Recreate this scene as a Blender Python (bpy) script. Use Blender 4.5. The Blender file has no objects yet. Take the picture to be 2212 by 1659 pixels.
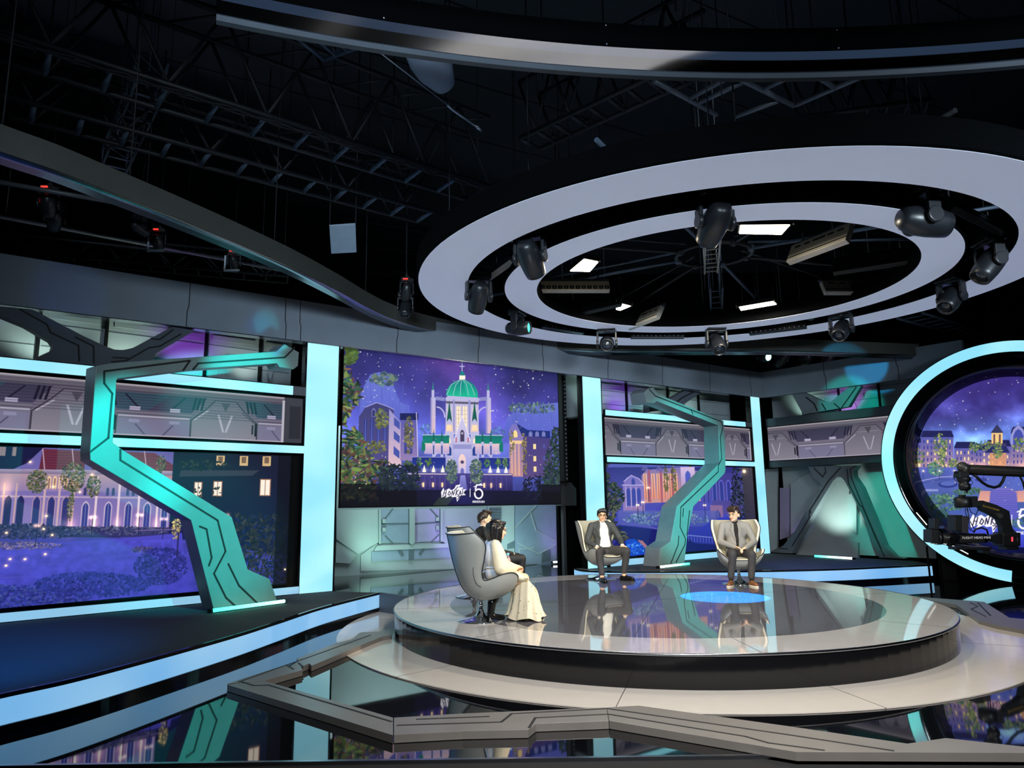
import bpy, bmesh, math, random
import numpy as np
from mathutils import Vector, Matrix, Euler
scn = bpy.context.scene
COL = scn.collection
rnd = random.Random(7)
PI = math.pi
R = math.radians

# ---------------------------------------------------------------- camera, world, exposure
FPX, PITCH, ROLL, EYE = 1534.0, R(9.5), R(0.78), 1.67
_F = Vector((0, math.cos(PITCH), math.sin(PITCH)))
_u = Vector((0, -math.sin(PITCH), math.cos(PITCH)))
_R = Vector((1, 0, 0)) * math.cos(ROLL) - _u * math.sin(ROLL)
_U = _u * math.cos(ROLL) + Vector((1, 0, 0)) * math.sin(ROLL)
cd = bpy.data.cameras.new('camera'); cam = bpy.data.objects.new('camera', cd); COL.objects.link(cam)
cd.sensor_width = 36.0; cd.lens = FPX * 36.0 / 2212.0; cd.clip_start = 0.05; cd.clip_end = 200
m3 = Matrix((_R, _U, -_F)).transposed()
cam.matrix_world = Matrix.Translation((0, 0, EYE)) @ m3.to_4x4()
scn.camera = cam
wd = bpy.data.worlds.new('studio_dark'); scn.world = wd; wd.use_nodes = True
wd.node_tree.nodes['Background'].inputs[0].default_value = (0.35, 0.55, 1.0, 1)
wd.node_tree.nodes['Background'].inputs[1].default_value = 0.006
vs = scn.view_settings
vs.view_transform = 'Standard'; vs.look = 'None'; vs.exposure = 0.0; vs.gamma = 1.0; vs.use_curve_mapping = False

def lin(c):
    return tuple(((v / 255.0) / 12.92 if v / 255.0 <= 0.04045 else ((v / 255.0 + 0.055) / 1.055) ** 2.4) for v in c)

def spot(name, loc, target, power, col, size=30, blend=0.6, rad=0.08, spec=1.0):
    l = bpy.data.lights.new(name, 'SPOT'); o = bpy.data.objects.new(name, l); COL.objects.link(o)
    l.energy = power; l.color = lin(col); l.spot_size = R(size); l.spot_blend = blend; l.shadow_soft_size = rad
    l.specular_factor = spec
    o.location = loc; d = Vector(target) - Vector(loc); o.rotation_euler = d.to_track_quat('-Z', 'Y').to_euler()
    return o

def area(name, loc, target, power, col, sx, sy, spread=180):
    l = bpy.data.lights.new(name, 'AREA'); o = bpy.data.objects.new(name, l); COL.objects.link(o)
    l.energy = power; l.color = lin(col); l.shape = 'RECTANGLE'; l.size = sx; l.size_y = sy; l.spread = R(spread)
    o.location = loc; d = Vector(target) - Vector(loc); o.rotation_euler = d.to_track_quat('-Z', 'Y').to_euler()
    return o

# key lights on the front grid above the cameras, added fills and the coloured moving-head beams
WARM = (255, 232, 196)
KEY = [((-1.4, 2.0, 4.7), (1.7, 12.6, 1.0), 4600, 12), ((-0.8, 1.6, 4.7), (3.65, 11.9, 1.0), 4300, 12),
       ((6.8, 6.6, 4.4), (0.0, 8.75, 1.0), 2300, 13), ((6.9, 8.2, 4.4), (-0.2, 10.9, 1.2), 2300, 12)]
for i, (a, b, p, s) in enumerate(KEY):
    spot('key_spot', a, b, p, WARM, s, 0.5, 0.12)
spot('stage_wash', (1.6, 2.2, 4.7), (1.9, 6.9, 0), 2400, (252, 249, 246), 88, 0.9, 0.4, 0.3)
area('front_fill', (-1.5, -2.0, 4.4), (-1.0, 16.0, 3.6), 120, (205, 228, 242), 6.0, 0.5, 42)  # added ambient fill from the front, lifts the dark fascia
area('front_fill', (7.0, 0.0, 4.4), (3.5, 18.0, 3.4), 95, (210, 230, 242), 4.0, 0.5, 42)  # second added front fill, from the right
area('roof_fill', (1.0, 9.0, 5.6), (1.0, 9.0, 10), 26, (160, 200, 255), 8.0, 8.0)  # added upward fill, stands in for ambient light under the roof
spot('green_beam', (0.2, 6.0, 4.2), (-3.72, 9.95, 3.45), 5200, (0, 232, 222), 16, 0.8, 0.06)
spot('green_beam', (0.1, 5.8, 4.2), (-4.75, 8.85, 2.35), 4600, (0, 232, 222), 20, 0.7, 0.06)
spot('green_beam', (-0.3, 5.6, 4.2), (-4.0, 9.8, 1.6), 4200, (0, 232, 222), 25, 0.7, 0.06)
spot('green_beam', (6.6, 8.6, 4.2), (3.9, 15.7, 2.3), 7500, (0, 232, 222), 28, 0.6, 0.06)
spot('blue_beam', (-3.4, 5.0, 4.2), (-5.3, 6.8, 0.3), 1900, (0, 140, 255), 52, 0.9, 0.08)
spot('blue_beam', (4.6, 12.0, 4.2), (6.4, 15.1, 0.3), 1500, (0, 110, 255), 36, 0.8, 0.08)
spot('gobo_beam', (2.9, 11.6, 4.3), (2.96, 10.42, 0.32), 15000, (20, 150, 255), 17, 0.12, 0.02, 0.1)
spot('gobo_beam', (1.5, 10.6, 4.2), (1.55, 11.95, 0.32), 500, (10, 120, 255), 16, 0.5, 0.03, 0.1)
spot('chair_rim', (-3.0, 7.2, 4.4), (-0.62, 8.6, 1.25), 700, (40, 140, 255), 9, 0.4, 0.04)

# ---------------------------------------------------------------- sight lines: where a point seen in the photograph meets a known level or wall
def _ray(x, y):
    return _F + _R * ((x - 1106.0) / FPX) + _U * ((829.5 - y) / FPX)
EYEP = Vector((0, 0, EYE))
def at(x, y, z):
    d = _ray(x, y); return EYEP + d * ((z - EYE) / d.z)
def aty(x, y, Y):
    d = _ray(x, y); return EYEP + d * (Y / d.y)
class Wall:
    """a vertical plane through two floor points, facing the studio"""
    def __init__(s, a, b):
        s.a = Vector((a[0], a[1], 0)); d = Vector((b[0] - a[0], b[1] - a[1], 0)); s.len = d.length
        s.u = d.normalized(); s.n = Vector((s.u.y, -s.u.x, 0))
    def px(s, x, y, off=0.0):
        d = _ray(x, y); p = s.a + s.n * off
        w = EYEP + d * ((p - EYEP).dot(s.n) / d.dot(s.n))
        return ((w - s.a).dot(s.u), w.z)
    def w(s, u, v, off=0.0):
        return s.a + s.u * u + s.n * off + Vector((0, 0, v))

# ---------------------------------------------------------------- materials
MATS = {}
def mat(name, rgb, rough=0.5, metal=0.0, emit=None, es=0.0, var=0.06, scale=6.0, ior=1.5, bump=0.0, bscale=20.0, coat=0.0, alpha=1.0, trans=0.0, spec=0.5, evar=0.0):
    if name in MATS: return MATS[name]
    m = bpy.data.materials.new(name); m.use_nodes = True; nt = m.node_tree; b = nt.nodes['Principled BSDF']
    c = lin(rgb)
    b.inputs['Roughness'].default_value = rough; b.inputs['Metallic'].default_value = metal; b.inputs['IOR'].default_value = ior
    b.inputs['Coat Weight'].default_value = coat; b.inputs['Coat Roughness'].default_value = 0.03
    b.inputs['Alpha'].default_value = alpha; b.inputs['Transmission Weight'].default_value = trans
    b.inputs['Specular IOR Level'].default_value = spec
    tc = nt.nodes.new('ShaderNodeTexCoord')
    nz = nt.nodes.new('ShaderNodeTexNoise'); nz.inputs['Scale'].default_value = scale; nz.inputs['Detail'].default_value = 4
    nt.links.new(tc.outputs['Object'], nz.inputs['Vector'])
    rp = nt.nodes.new('ShaderNodeValToRGB')
    rp.color_ramp.elements[0].position = 0.3; rp.color_ramp.elements[1].position = 0.7
    rp.color_ramp.elements[0].color = tuple(v * (1 - var) for v in c) + (1,)
    rp.color_ramp.elements[1].color = tuple(min(1, v * (1 + var)) for v in c) + (1,)
    nt.links.new(nz.outputs['Fac'], rp.inputs['Fac']); nt.links.new(rp.outputs['Color'], b.inputs['Base Color'])
    if bump:
        n2 = nt.nodes.new('ShaderNodeTexNoise'); n2.inputs['Scale'].default_value = bscale; n2.inputs['Detail'].default_value = 2
        nt.links.new(tc.outputs['Object'], n2.inputs['Vector'])
        bp = nt.nodes.new('ShaderNodeBump'); bp.inputs['Strength'].default_value = bump; bp.inputs['Distance'].default_value = 0.02
        nt.links.new(n2.outputs['Fac'], bp.inputs['Height']); nt.links.new(bp.outputs['Normal'], b.inputs['Normal'])
    if emit is not None and evar:
        r2 = nt.nodes.new('ShaderNodeValToRGB'); n3 = nt.nodes.new('ShaderNodeTexNoise'); n3.inputs['Scale'].default_value = 0.9; n3.inputs['Detail'].default_value = 1
        nt.links.new(tc.outputs['Object'], n3.inputs['Vector']); e = lin(emit)
        r2.color_ramp.elements[0].position = 0.35; r2.color_ramp.elements[1].position = 0.65
        r2.color_ramp.elements[0].color = (e[0] * (1 - evar), e[1] * (1 - evar * .45), e[2] * (1 - evar * .1), 1); r2.color_ramp.elements[1].color = (e[0] * (1 + evar), min(1, e[1] * (1 + evar * .35)), e[2], 1)
        nt.links.new(n3.outputs['Fac'], r2.inputs['Fac']); nt.links.new(r2.outputs['Color'], b.inputs['Emission Color']); b.inputs['Emission Strength'].default_value = es
    elif emit is not None:
        b.inputs['Emission Color'].default_value = lin(emit) + (1,); b.inputs['Emission Strength'].default_value = es
    MATS[name] = m; return m

def picture_mat(name, strength=1.0):
    m = bpy.data.materials.new(name); m.use_nodes = True; nt = m.node_tree; b = nt.nodes['Principled BSDF']
    b.inputs['Base Color'].default_value = (0.006, 0.006, 0.008, 1); b.inputs['Roughness'].default_value = 0.45; b.inputs['Specular IOR Level'].default_value = 0.08
    a = nt.nodes.new('ShaderNodeAttribute'); a.attribute_name = 'pixel'
    nt.links.new(a.outputs['Color'], b.inputs['Emission Color']); b.inputs['Emission Strength'].default_value = strength
    return m

# ---------------------------------------------------------------- mesh helpers
ORG = {}
class MB:
    def __init__(s): s.v = []; s.f = []; s.m = []; s.sm = []
    def add(s, vs, fs, mi=0, smooth=False):
        o = len(s.v); s.v += [tuple(v) for v in vs]
        for f in fs: s.f.append([i + o for i in f]); s.m.append(mi); s.sm.append(smooth)
    def box(s, c, size, mi=0, rot=None, ax=None):
        c = Vector(c); h = Vector(size) * 0.5
        if ax is None:
            M = rot.to_matrix() if rot is not None else Matrix.Identity(3); ax = [M.col[0], M.col[1], M.col[2]]
        P = []
        for dz in (-1, 1):
            for dx, dy in ((-1, -1), (1, -1), (1, 1), (-1, 1)):
                P.append(c + ax[0] * (dx * h.x) + ax[1] * (dy * h.y) + ax[2] * (dz * h.z))
        s.add(P, [(3, 2, 1, 0), (4, 5, 6, 7), (0, 1, 5, 4), (1, 2, 6, 5), (2, 3, 7, 6), (3, 0, 4, 7)], mi)
    def prism(s, pts, ext, mi=0, mside=None):
        """closed polygon of 3D points pushed along ext"""
        n = len(pts); ext = Vector(ext); A = [Vector(p) for p in pts]; B = [p + ext for p in A]
        s.add(A + B, [tuple(range(n)), tuple(range(2 * n - 1, n - 1, -1))], mi)
        s.add(A + B, [((i + 1) % n, i, n + i, n + (i + 1) % n) for i in range(n)], mi if mside is None else mside)
    def cyl(s, a, b, r0, r1=None, seg=10, mi=0, cap=True, smooth=True):
        a = Vector(a); b = Vector(b); r1 = r0 if r1 is None else r1
        d = (b - a).normalized(); t = Vector((0, 0, 1)) if abs(d.z) < 0.9 else Vector((1, 0, 0))
        x = d.cross(t).normalized(); y = d.cross(x)
        P = [a + (x * math.cos(2 * PI * i / seg) + y * math.sin(2 * PI * i / seg)) * r0 for i in range(seg)]
        P += [b + (x * math.cos(2 * PI * i / seg) + y * math.sin(2 * PI * i / seg)) * r1 for i in range(seg)]
        s.add(P, [(i, (i + 1) % seg, seg + (i + 1) % seg, seg + i) for i in range(seg)], mi, smooth)
        if cap: s.add(P, [tuple(range(seg - 1, -1, -1)), tuple(range(seg, 2 * seg))], mi)
    def tube(s, path, r, seg=8, mi=0, closed=False):
        P = [Vector(p) for p in path]; n = len(P); rings = []; prev = None
        for i in range(n):
            if closed: t = (P[(i + 1) % n] - P[i - 1])
            else: t = (P[min(i + 1, n - 1)] - P[max(i - 1, 0)])
            t = t.normalized() if t.length > 1e-9 else Vector((0, 0, 1))
            if prev is None:
                k = Vector((0, 0, 1)) if abs(t.z) < 0.9 else Vector((1, 0, 0)); x = t.cross(k).normalized()
            else: x = (prev - t * prev.dot(t)); x = x.normalized() if x.length > 1e-6 else t.orthogonal().normalized()
            prev = x; y = t.cross(x); rr = r[i] if isinstance(r, (list, tuple)) else r
            rings.append([P[i] + (x * math.cos(2 * PI * j / seg) + y * math.sin(2 * PI * j / seg)) * rr for j in range(seg)])
        V = [p for q in rings for p in q]; F = []
        for i in range(n if closed else n - 1):
            k = (i + 1) % n
            F += [(i * seg + j, i * seg + (j + 1) % seg, k * seg + (j + 1) % seg, k * seg + j) for j in range(seg)]
        s.add(V, F, mi, True)
        if not closed: s.add(V, [tuple(range(seg - 1, -1, -1)), tuple(range((n - 1) * seg, n * seg))], mi)
    def lathe(s, prof, c=(0, 0, 0), seg=32, mi=0, axis=None, smooth=True):
        """profile (r, h) turned about an axis"""
        c = Vector(c); d = Vector(axis or (0, 0, 1)).normalized()
        t = Vector((1, 0, 0)) if abs(d.x) < 0.9 else Vector((0, 1, 0)); x = d.cross(t).normalized(); y = d.cross(x)
        V = []
        for (r, h) in prof:
            V += [c + d * h + (x * math.cos(2 * PI * j / seg) + y * math.sin(2 * PI * j / seg)) * max(r, 1e-5) for j in range(seg)]
        F = []
        for i in range(len(prof) - 1):
            F += [(i * seg + j, i * seg + (j + 1) % seg, (i + 1) * seg + (j + 1) % seg, (i + 1) * seg + j) for j in range(seg)]
        s.add(V, F, mi, smooth)
    def ball(s, c, r, mi=0, seg=12, rings=8, M=None):
        c = Vector(c); rx, ry, rz = (r, r, r) if not isinstance(r, (tuple, list)) else r
        V = []; F = []
        for i in range(rings + 1):
            th = PI * i / rings
            for j in range(seg):
                p = Vector((rx * math.sin(th) * math.cos(2 * PI * j / seg), ry * math.sin(th) * math.sin(2 * PI * j / seg), rz * math.cos(th)))
                V.append(c + (M @ p if M is not None else p))
        for i in range(rings):
            F += [(i * seg + j, (i + 1) * seg + j, (i + 1) * seg + (j + 1) % seg, i * seg + (j + 1) % seg) for j in range(seg)]
        s.add(V, F, mi, True)
    def grid(s, rows, mi=0, smooth=True, closed=False):
        n = len(rows[0]); V = [p for r in rows for p in r]; F = []
        for i in range(len(rows) - 1):
            for j in range(n if closed else n - 1):
                F.append((i * n + j, i * n + (j + 1) % n, (i + 1) * n + (j + 1) % n, (i + 1) * n + j))
        s.add(V, F, mi, smooth)
    def build(s, name, mats, parent=None, bevel=0.0, weld=True):
        mats = mats if isinstance(mats, (list, tuple)) else [mats]
        V = np.array([tuple(v) for v in s.v], float)
        if parent is None:
            lo, hi = V.min(0), V.max(0); org = Vector(((lo[0] + hi[0]) / 2, (lo[1] + hi[1]) / 2, lo[2]))
        else: org = ORG.get(parent.name, Vector((0, 0, 0)))
        V = V - np.array(org)
        me = bpy.data.meshes.new(name); me.from_pydata([tuple(v) for v in V], [], s.f); me.validate()
        for m in mats: me.materials.append(m)
        if len(me.polygons) == len(s.f):
            me.polygons.foreach_set('material_index', s.m); me.polygons.foreach_set('use_smooth', s.sm)
        bm = bmesh.new(); bm.from_mesh(me)
        if weld: bmesh.ops.remove_doubles(bm, verts=bm.verts, dist=1e-5)
        bmesh.ops.recalc_face_normals(bm, faces=bm.faces)
        bm.to_mesh(me); bm.free()
        o = bpy.data.objects.new(name, me); COL.objects.link(o)
        if parent is None: o.location = org; ORG[o.name] = org
        else: o.parent = parent; ORG[o.name] = org
        if bevel:
            b = o.modifiers.new('bevel', 'BEVEL'); b.width = bevel; b.segments = 2; b.limit_method = 'ANGLE'
        return o

def tag(o, label=None, cat=None, group=None, kind=None):
    if label: o['label'] = label
    if cat: o['category'] = cat
    if group: o['group'] = group
    if kind: o['kind'] = kind
    return o
def thing(name, label, cat, loc=(0, 0, 0), rz=0.0, group=None, local=False):
    o = bpy.data.objects.new(name, None); COL.objects.link(o); o.location = loc; o.rotation_euler = (0, 0, rz)
    o.empty_display_size = 0.1
    ORG[o.name] = Vector((0, 0, 0)) if local else Vector(loc)
    return tag(o, label, cat, group)
def dup(root, loc, rot, label, group=None):
    r = root.copy(); COL.objects.link(r); r.location = loc
    r.rotation_euler = rot if not isinstance(rot, (int, float)) else (0, 0, rot)
    r['label'] = label
    if group: r['group'] = group
    for ch in list(root.children):
        c = ch.copy(); COL.objects.link(c); c.parent = r
        for g in list(ch.children):
            d = g.copy(); COL.objects.link(d); d.parent = c
    return r
def struct(o): o['kind'] = 'structure'; return o
# ---------------------------------------------------------------- LED pictures: painted as light values on a dense grid of screen pixels
class Pic:
    def __init__(s, w, h, corners, seed=1):
        """corners: TL, TR, BR, BL of the picture in the sketch's own coordinates"""
        s.w, s.h = w, h; s.a = np.zeros((h, w, 3)); s.rs = np.random.RandomState(seed)
        A = []; B = []
        for (x, y), (X, Y) in zip(corners, ((0, 0), (w, 0), (w, h), (0, h))):
            A.append([x, y, 1, 0, 0, 0, -X * x, -X * y]); B.append(X)
            A.append([0, 0, 0, x, y, 1, -Y * x, -Y * y]); B.append(Y)
        k = np.linalg.solve(np.array(A, float), np.array(B, float)); s.H = np.append(k, 1).reshape(3, 3)
        s.k = math.sqrt(abs(np.linalg.det(s.H[:2, :2])))
        p0 = s.T([corners[0], corners[1]]); s.k = abs(p0[1, 0] - p0[0, 0]) / math.hypot(corners[1][0] - corners[0][0], corners[1][1] - corners[0][1])
        s.X, s.Y = np.meshgrid(np.arange(w) + .5, np.arange(h) + .5)
    def T(s, pts):
        p = np.array([(x, y, 1.0) for x, y in pts]) @ s.H.T
        return p[:, :2] / p[:, 2:3]
    def win(s, x0, y0, x1, y1):
        return slice(max(0, int(y0)), min(s.h, int(y1) + 2)), slice(max(0, int(x0)), min(s.w, int(x1) + 2))
    def put(s, sl, cov, col, add=False):
        col = np.array(col, float)
        r = s.a[sl]
        if add: r += cov[..., None] * col
        else: r += cov[..., None] * (col - r)
    def poly(s, pts, col, al=1.0, col2=None, soft=0.0):
        P = s.T(pts); x0, y0 = P.min(0) - 1; x1, y1 = P.max(0) + 1
        sl = s.win(x0, y0, x1, y1); X = s.X[sl]; Y = s.Y[sl]
        if X.size == 0: return
        cov = np.zeros(X.shape)
        for ox, oy in ((-.25, -.25), (.25, -.25), (.25, .25), (-.25, .25)):
            ins = np.zeros(X.shape, bool); xx = X + ox; yy = Y + oy
            for i in range(len(P)):
                ax, ay = P[i]; bx, by = P[i - 1]
                if ay == by: continue
                ins ^= ((ay > yy) != (by > yy)) & (xx < (bx - ax) * (yy - ay) / (by - ay) + ax)
            cov += ins * .25
        if col2 is not None:
            t = np.clip((Y - P[:, 1].min()) / max(1e-6, P[:, 1].max() - P[:, 1].min()), 0, 1)[..., None]
            c = np.array(col, float) * (1 - t) + np.array(col2, float) * t
        else: c = col
        s.put(sl, cov * al, c)
    def rect(s, x0, y0, x1, y1, col, al=1.0, col2=None): s.poly([(x0, y0), (x1, y0), (x1, y1), (x0, y1)], col, al, col2)
    def ell(s, cx, cy, rx, ry, col, al=1.0, soft=1.0, ang=0.0, add=False):
        c = s.T([(cx, cy)])[0]; rx *= s.k; ry *= s.k; m = max(rx, ry) * 1.3 + 2
        sl = s.win(c[0] - m, c[1] - m, c[0] + m, c[1] + m); dx = s.X[sl] - c[0]; dy = s.Y[sl] - c[1]
        if dx.size == 0: return
        ca, sa = math.cos(ang), math.sin(ang); q = np.sqrt(((dx * ca + dy * sa) / rx) ** 2 + ((-dx * sa + dy * ca) / ry) ** 2)
        e = max(soft, 1.0) / max(min(rx, ry), .5)
        s.put(sl, np.clip((1 - q) / e + .5, 0, 1) * al, col, add)
    def glow(s, cx, cy, r, col, al=1.0, ry=None):
        c = s.T([(cx, cy)])[0]; rx = r * s.k; ry = (ry or r) * s.k
        sl = s.win(c[0] - 2.5 * rx, c[1] - 2.5 * ry, c[0] + 2.5 * rx, c[1] + 2.5 * ry)
        dx = (s.X[sl] - c[0]) / rx; dy = (s.Y[sl] - c[1]) / ry
        if dx.size: s.put(sl, np.exp(-(dx * dx + dy * dy)) * al, col, True)
    def line(s, pts, wd, col, al=1.0):
        P = s.T(pts); hw = wd * s.k / 2
        for i in range(len(P) - 1):
            a, b = P[i], P[i + 1]
            sl = s.win(min(a[0], b[0]) - hw - 1, min(a[1], b[1]) - hw - 1, max(a[0], b[0]) + hw + 1, max(a[1], b[1]) + hw + 1)
            X = s.X[sl]; Y = s.Y[sl]; d = b - a; L = max(1e-9, d @ d)
            t = np.clip(((X - a[0]) * d[0] + (Y - a[1]) * d[1]) / L, 0, 1)
            q = np.hypot(X - a[0] - t * d[0], Y - a[1] - t * d[1])
            s.put(sl, np.clip(hw - q + .5, 0, 1) * al, col)
    def noise(s, cell, octv=3):
        out = np.zeros((s.h, s.w)); amp = 1.0; tot = 0
        for o in range(octv):
            gx = int(s.w / cell) + 3; gy = int(s.h / cell) + 3; g = s.rs.rand(gy, gx)
            fx = s.X / cell; fy = s.Y / cell; ix = fx.astype(int); iy = fy.astype(int); tx = fx - ix; ty = fy - iy
            tx = tx * tx * (3 - 2 * tx); ty = ty * ty * (3 - 2 * ty)
            out += amp * ((g[iy, ix] * (1 - tx) + g[iy, ix + 1] * tx) * (1 - ty) + (g[iy + 1, ix] * (1 - tx) + g[iy + 1, ix + 1] * tx) * ty)
            tot += amp; amp *= .5; cell = max(2, cell / 2)
        return out / tot
    def vgrad(s, stops):
        ys = [k for k, _ in stops]; cs = np.array([c for _, c in stops], float); t = (np.arange(s.h) + .5) / s.h
        for k in range(3): s.a[..., k] = np.interp(t, ys, cs[:, k])[:, None]
    def leaves(s, x0, y0, x1, y1, n, cols, ln=9, wd=3.2, al=.95, shape=None):
        rs = s.rs
        for i in range(n):
            x = x0 + (x1 - x0) * rs.rand(); y = y0 + (y1 - y0) * rs.rand()
            if shape is not None and not shape(x, y): continue
            c = cols[rs.randint(len(cols))]; an = rs.rand() * PI; l = ln * (.6 + .7 * rs.rand())
            s.ell(x, y, l, wd * (.7 + .6 * rs.rand()), np.array(c) * (.7 + .5 * rs.rand()), al, 1.0, an)
    def crown(s, cx, cy, rx, ry, n, cols, sz=3.5):
        rs = s.rs
        for i in range(n):
            r = math.sqrt(rs.rand()); an = rs.rand() * 2 * PI
            x = cx + rx * r * math.cos(an); y = cy + ry * r * math.sin(an)
            c = np.array(cols[rs.randint(len(cols))]) * (.75 + .5 * rs.rand())
            s.ell(x, y, sz * (.5 + rs.rand()), sz * (.4 + .6 * rs.rand()), c, .85, 1, rs.rand() * 3)
    def arch(s, x, y0, y1, w, col, col2=None, al=1.0):
        """pointed arch window, apex at y0"""
        P = [(x - w / 2, y1), (x - w / 2, y0 + w * .7), (x - w * .3, y0 + w * .25), (x, y0), (x + w * .3, y0 + w * .25), (x + w / 2, y0 + w * .7), (x + w / 2, y1)]
        s.poly(P, col, al, col2)
    def stars(s, x0, y0, x1, y1, n, r=(.5, 1.3), col=(255, 250, 235)):
        for i in range(n):
            x = x0 + (x1 - x0) * s.rs.rand(); y = y0 + (y1 - y0) * s.rs.rand(); q = r[0] + (r[1] - r[0]) * s.rs.rand() ** 3
            s.ell(x, y, q, q, col, .55 + .45 * s.rs.rand())
    def screen(s, name, wall, u0, u1, v0, v1, off, parent=None, mat_name=None, strength=1.0, mask=None):
        """lay the picture on the wall plane as a grid with one vertex per pixel"""
        c = np.clip(s.a, 0, 255) / 255.0; c = np.where(c <= .04045, c / 12.92, ((c + .055) / 1.055) ** 2.4)
        us = np.linspace(u0, u1, s.w); zs = np.linspace(v1, v0, s.h); U, Z = np.meshgrid(us, zs)
        b = wall.a + wall.n * off; org = ORG.get(parent.name) if parent else None
        x = b.x + wall.u.x * U; y = b.y + wall.u.y * U; z = Z
        base = org if org is not None else Vector((float(x.mean()), float(y.mean()), v0))
        co = np.stack([x - base.x, y - base.y, z - base.z], -1).reshape(-1, 3)
        idx = np.arange(s.w * s.h).reshape(s.h, s.w)
        q = np.stack([idx[1:, :-1], idx[1:, 1:], idx[:-1, 1:], idx[:-1, :-1]], -1)
        if mask is not None:
            mk = mask(U, Z); q = q[mk[1:, :-1] & mk[1:, 1:] & mk[:-1, 1:] & mk[:-1, :-1]]
        q = q.reshape(-1, 4)
        me = bpy.data.meshes.new(name); me.vertices.add(len(co)); me.vertices.foreach_set('co', co.ravel())
        me.loops.add(q.size); me.loops.foreach_set('vertex_index', q.ravel().astype(np.int32))
        me.polygons.add(len(q)); me.polygons.foreach_set('loop_start', np.arange(0, q.size, 4, dtype=np.int32))
        me.update(calc_edges=True)
        at_ = me.color_attributes.new('pixel', 'FLOAT_COLOR', 'POINT')
        at_.data.foreach_set('color', np.concatenate([c.reshape(-1, 3), np.ones((len(co), 1))], 1).astype(np.float32).ravel())
        me.materials.append(picture_mat(mat_name or name, strength))
        o = bpy.data.objects.new(name, me); COL.objects.link(o)
        if parent is None: o.location = base
        else: o.parent = parent
        ORG[o.name] = base
        return o

def logo(p, x, y, s, five=True):
    """white jagged word mark with dark strokes, a bar and a round numeral, s = height of the word"""
    W = (250, 248, 255); D = (40, 30, 70)
    out = [(-27, -1), (-22, -10), (-19, -4), (-10, -9), (-4, -5), (2, -9), (6, -16), (16, -18), (12, -11), (21, -12), (18, -6), (28, -8), (22, 0), (27, 5), (16, 6), (8, 20), (6, 9), (-2, 10), (-6, 7), (-18, 12), (-14, 6), (-26, 11)]
    p.poly([(x + a * s, y + b * s) for a, b in out], W)
    ST = [[(-23, 8), (-19, -6)], [(-18, 7), (-15, -5)], [(-21, 1), (-16, 1)], [(-12, 4), (-9, -3), (-6, 1), (-9, 6), (-12, 4)], [(-4, 6), (-2, -4), (0, 5), (3, -6)], [(5, 6), (7, -6)], [(11, -6), (6, 1), (11, 6)], [(12, 6), (15, -4), (17, 5)], [(13, 2), (17, 2)], [(20, -5), (20, 3)], [(8, 8), (14, 8), (9, 14)], [(10, -13), (3, -5)]]
    for q in ST: p.line([(x + a * s, y + b * s) for a, b in q], 1.6 * s, D)
    p.rect(x + 36 * s, y - 9 * s, x + 37.2 * s, y + 9 * s, W)
    if five:
        fx = x + 55 * s
        p.line([(fx + 8 * s, y - 17 * s), (fx - 4 * s, y - 17 * s), (fx - 7 * s, y - 8 * s)], 3.2 * s, W)
        p.line([(fx + 8.5 * s * math.sin(t), y + 2 * s - 10 * s * math.cos(t)) for t in np.linspace(-.9, 4.9, 22)], 3.6 * s, W)
        p.line([(fx - 10 * s, y - 13 * s), (fx + 6 * s, y - 20 * s)], 2 * s, W)
        GL = {'A': [(0, 4), (1.2, 0), (2.4, 4)], 'N': [(0, 4), (0, 0), (2.2, 4), (2.2, 0)], 'I': [(0, 4), (0, 0)], 'V': [(0, 0), (1.2, 4), (2.4, 0)], 'E': [(2, 0), (0, 0), (0, 2), (1.6, 2), (0, 2), (0, 4), (2, 4)], 'R': [(0, 4), (0, 0), (2, .4), (2, 1.8), (0, 2), (2.2, 4)], 'S': [(2, 0), (0, .6), (0, 1.8), (2, 2.4), (2, 3.6), (0, 4)], 'Y': [(0, 0), (1.2, 2), (1.2, 4), (1.2, 2), (2.4, 0)]}
        cx = fx - 13.5 * s
        for ch in 'ANNIVERSARY':
            p.line([(cx + a * s * .75, y + (17 + b) * s) for a, b in GL[ch]], .8 * s, W); cx += (1.2 if ch == 'I' else 2.6) * s

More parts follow.
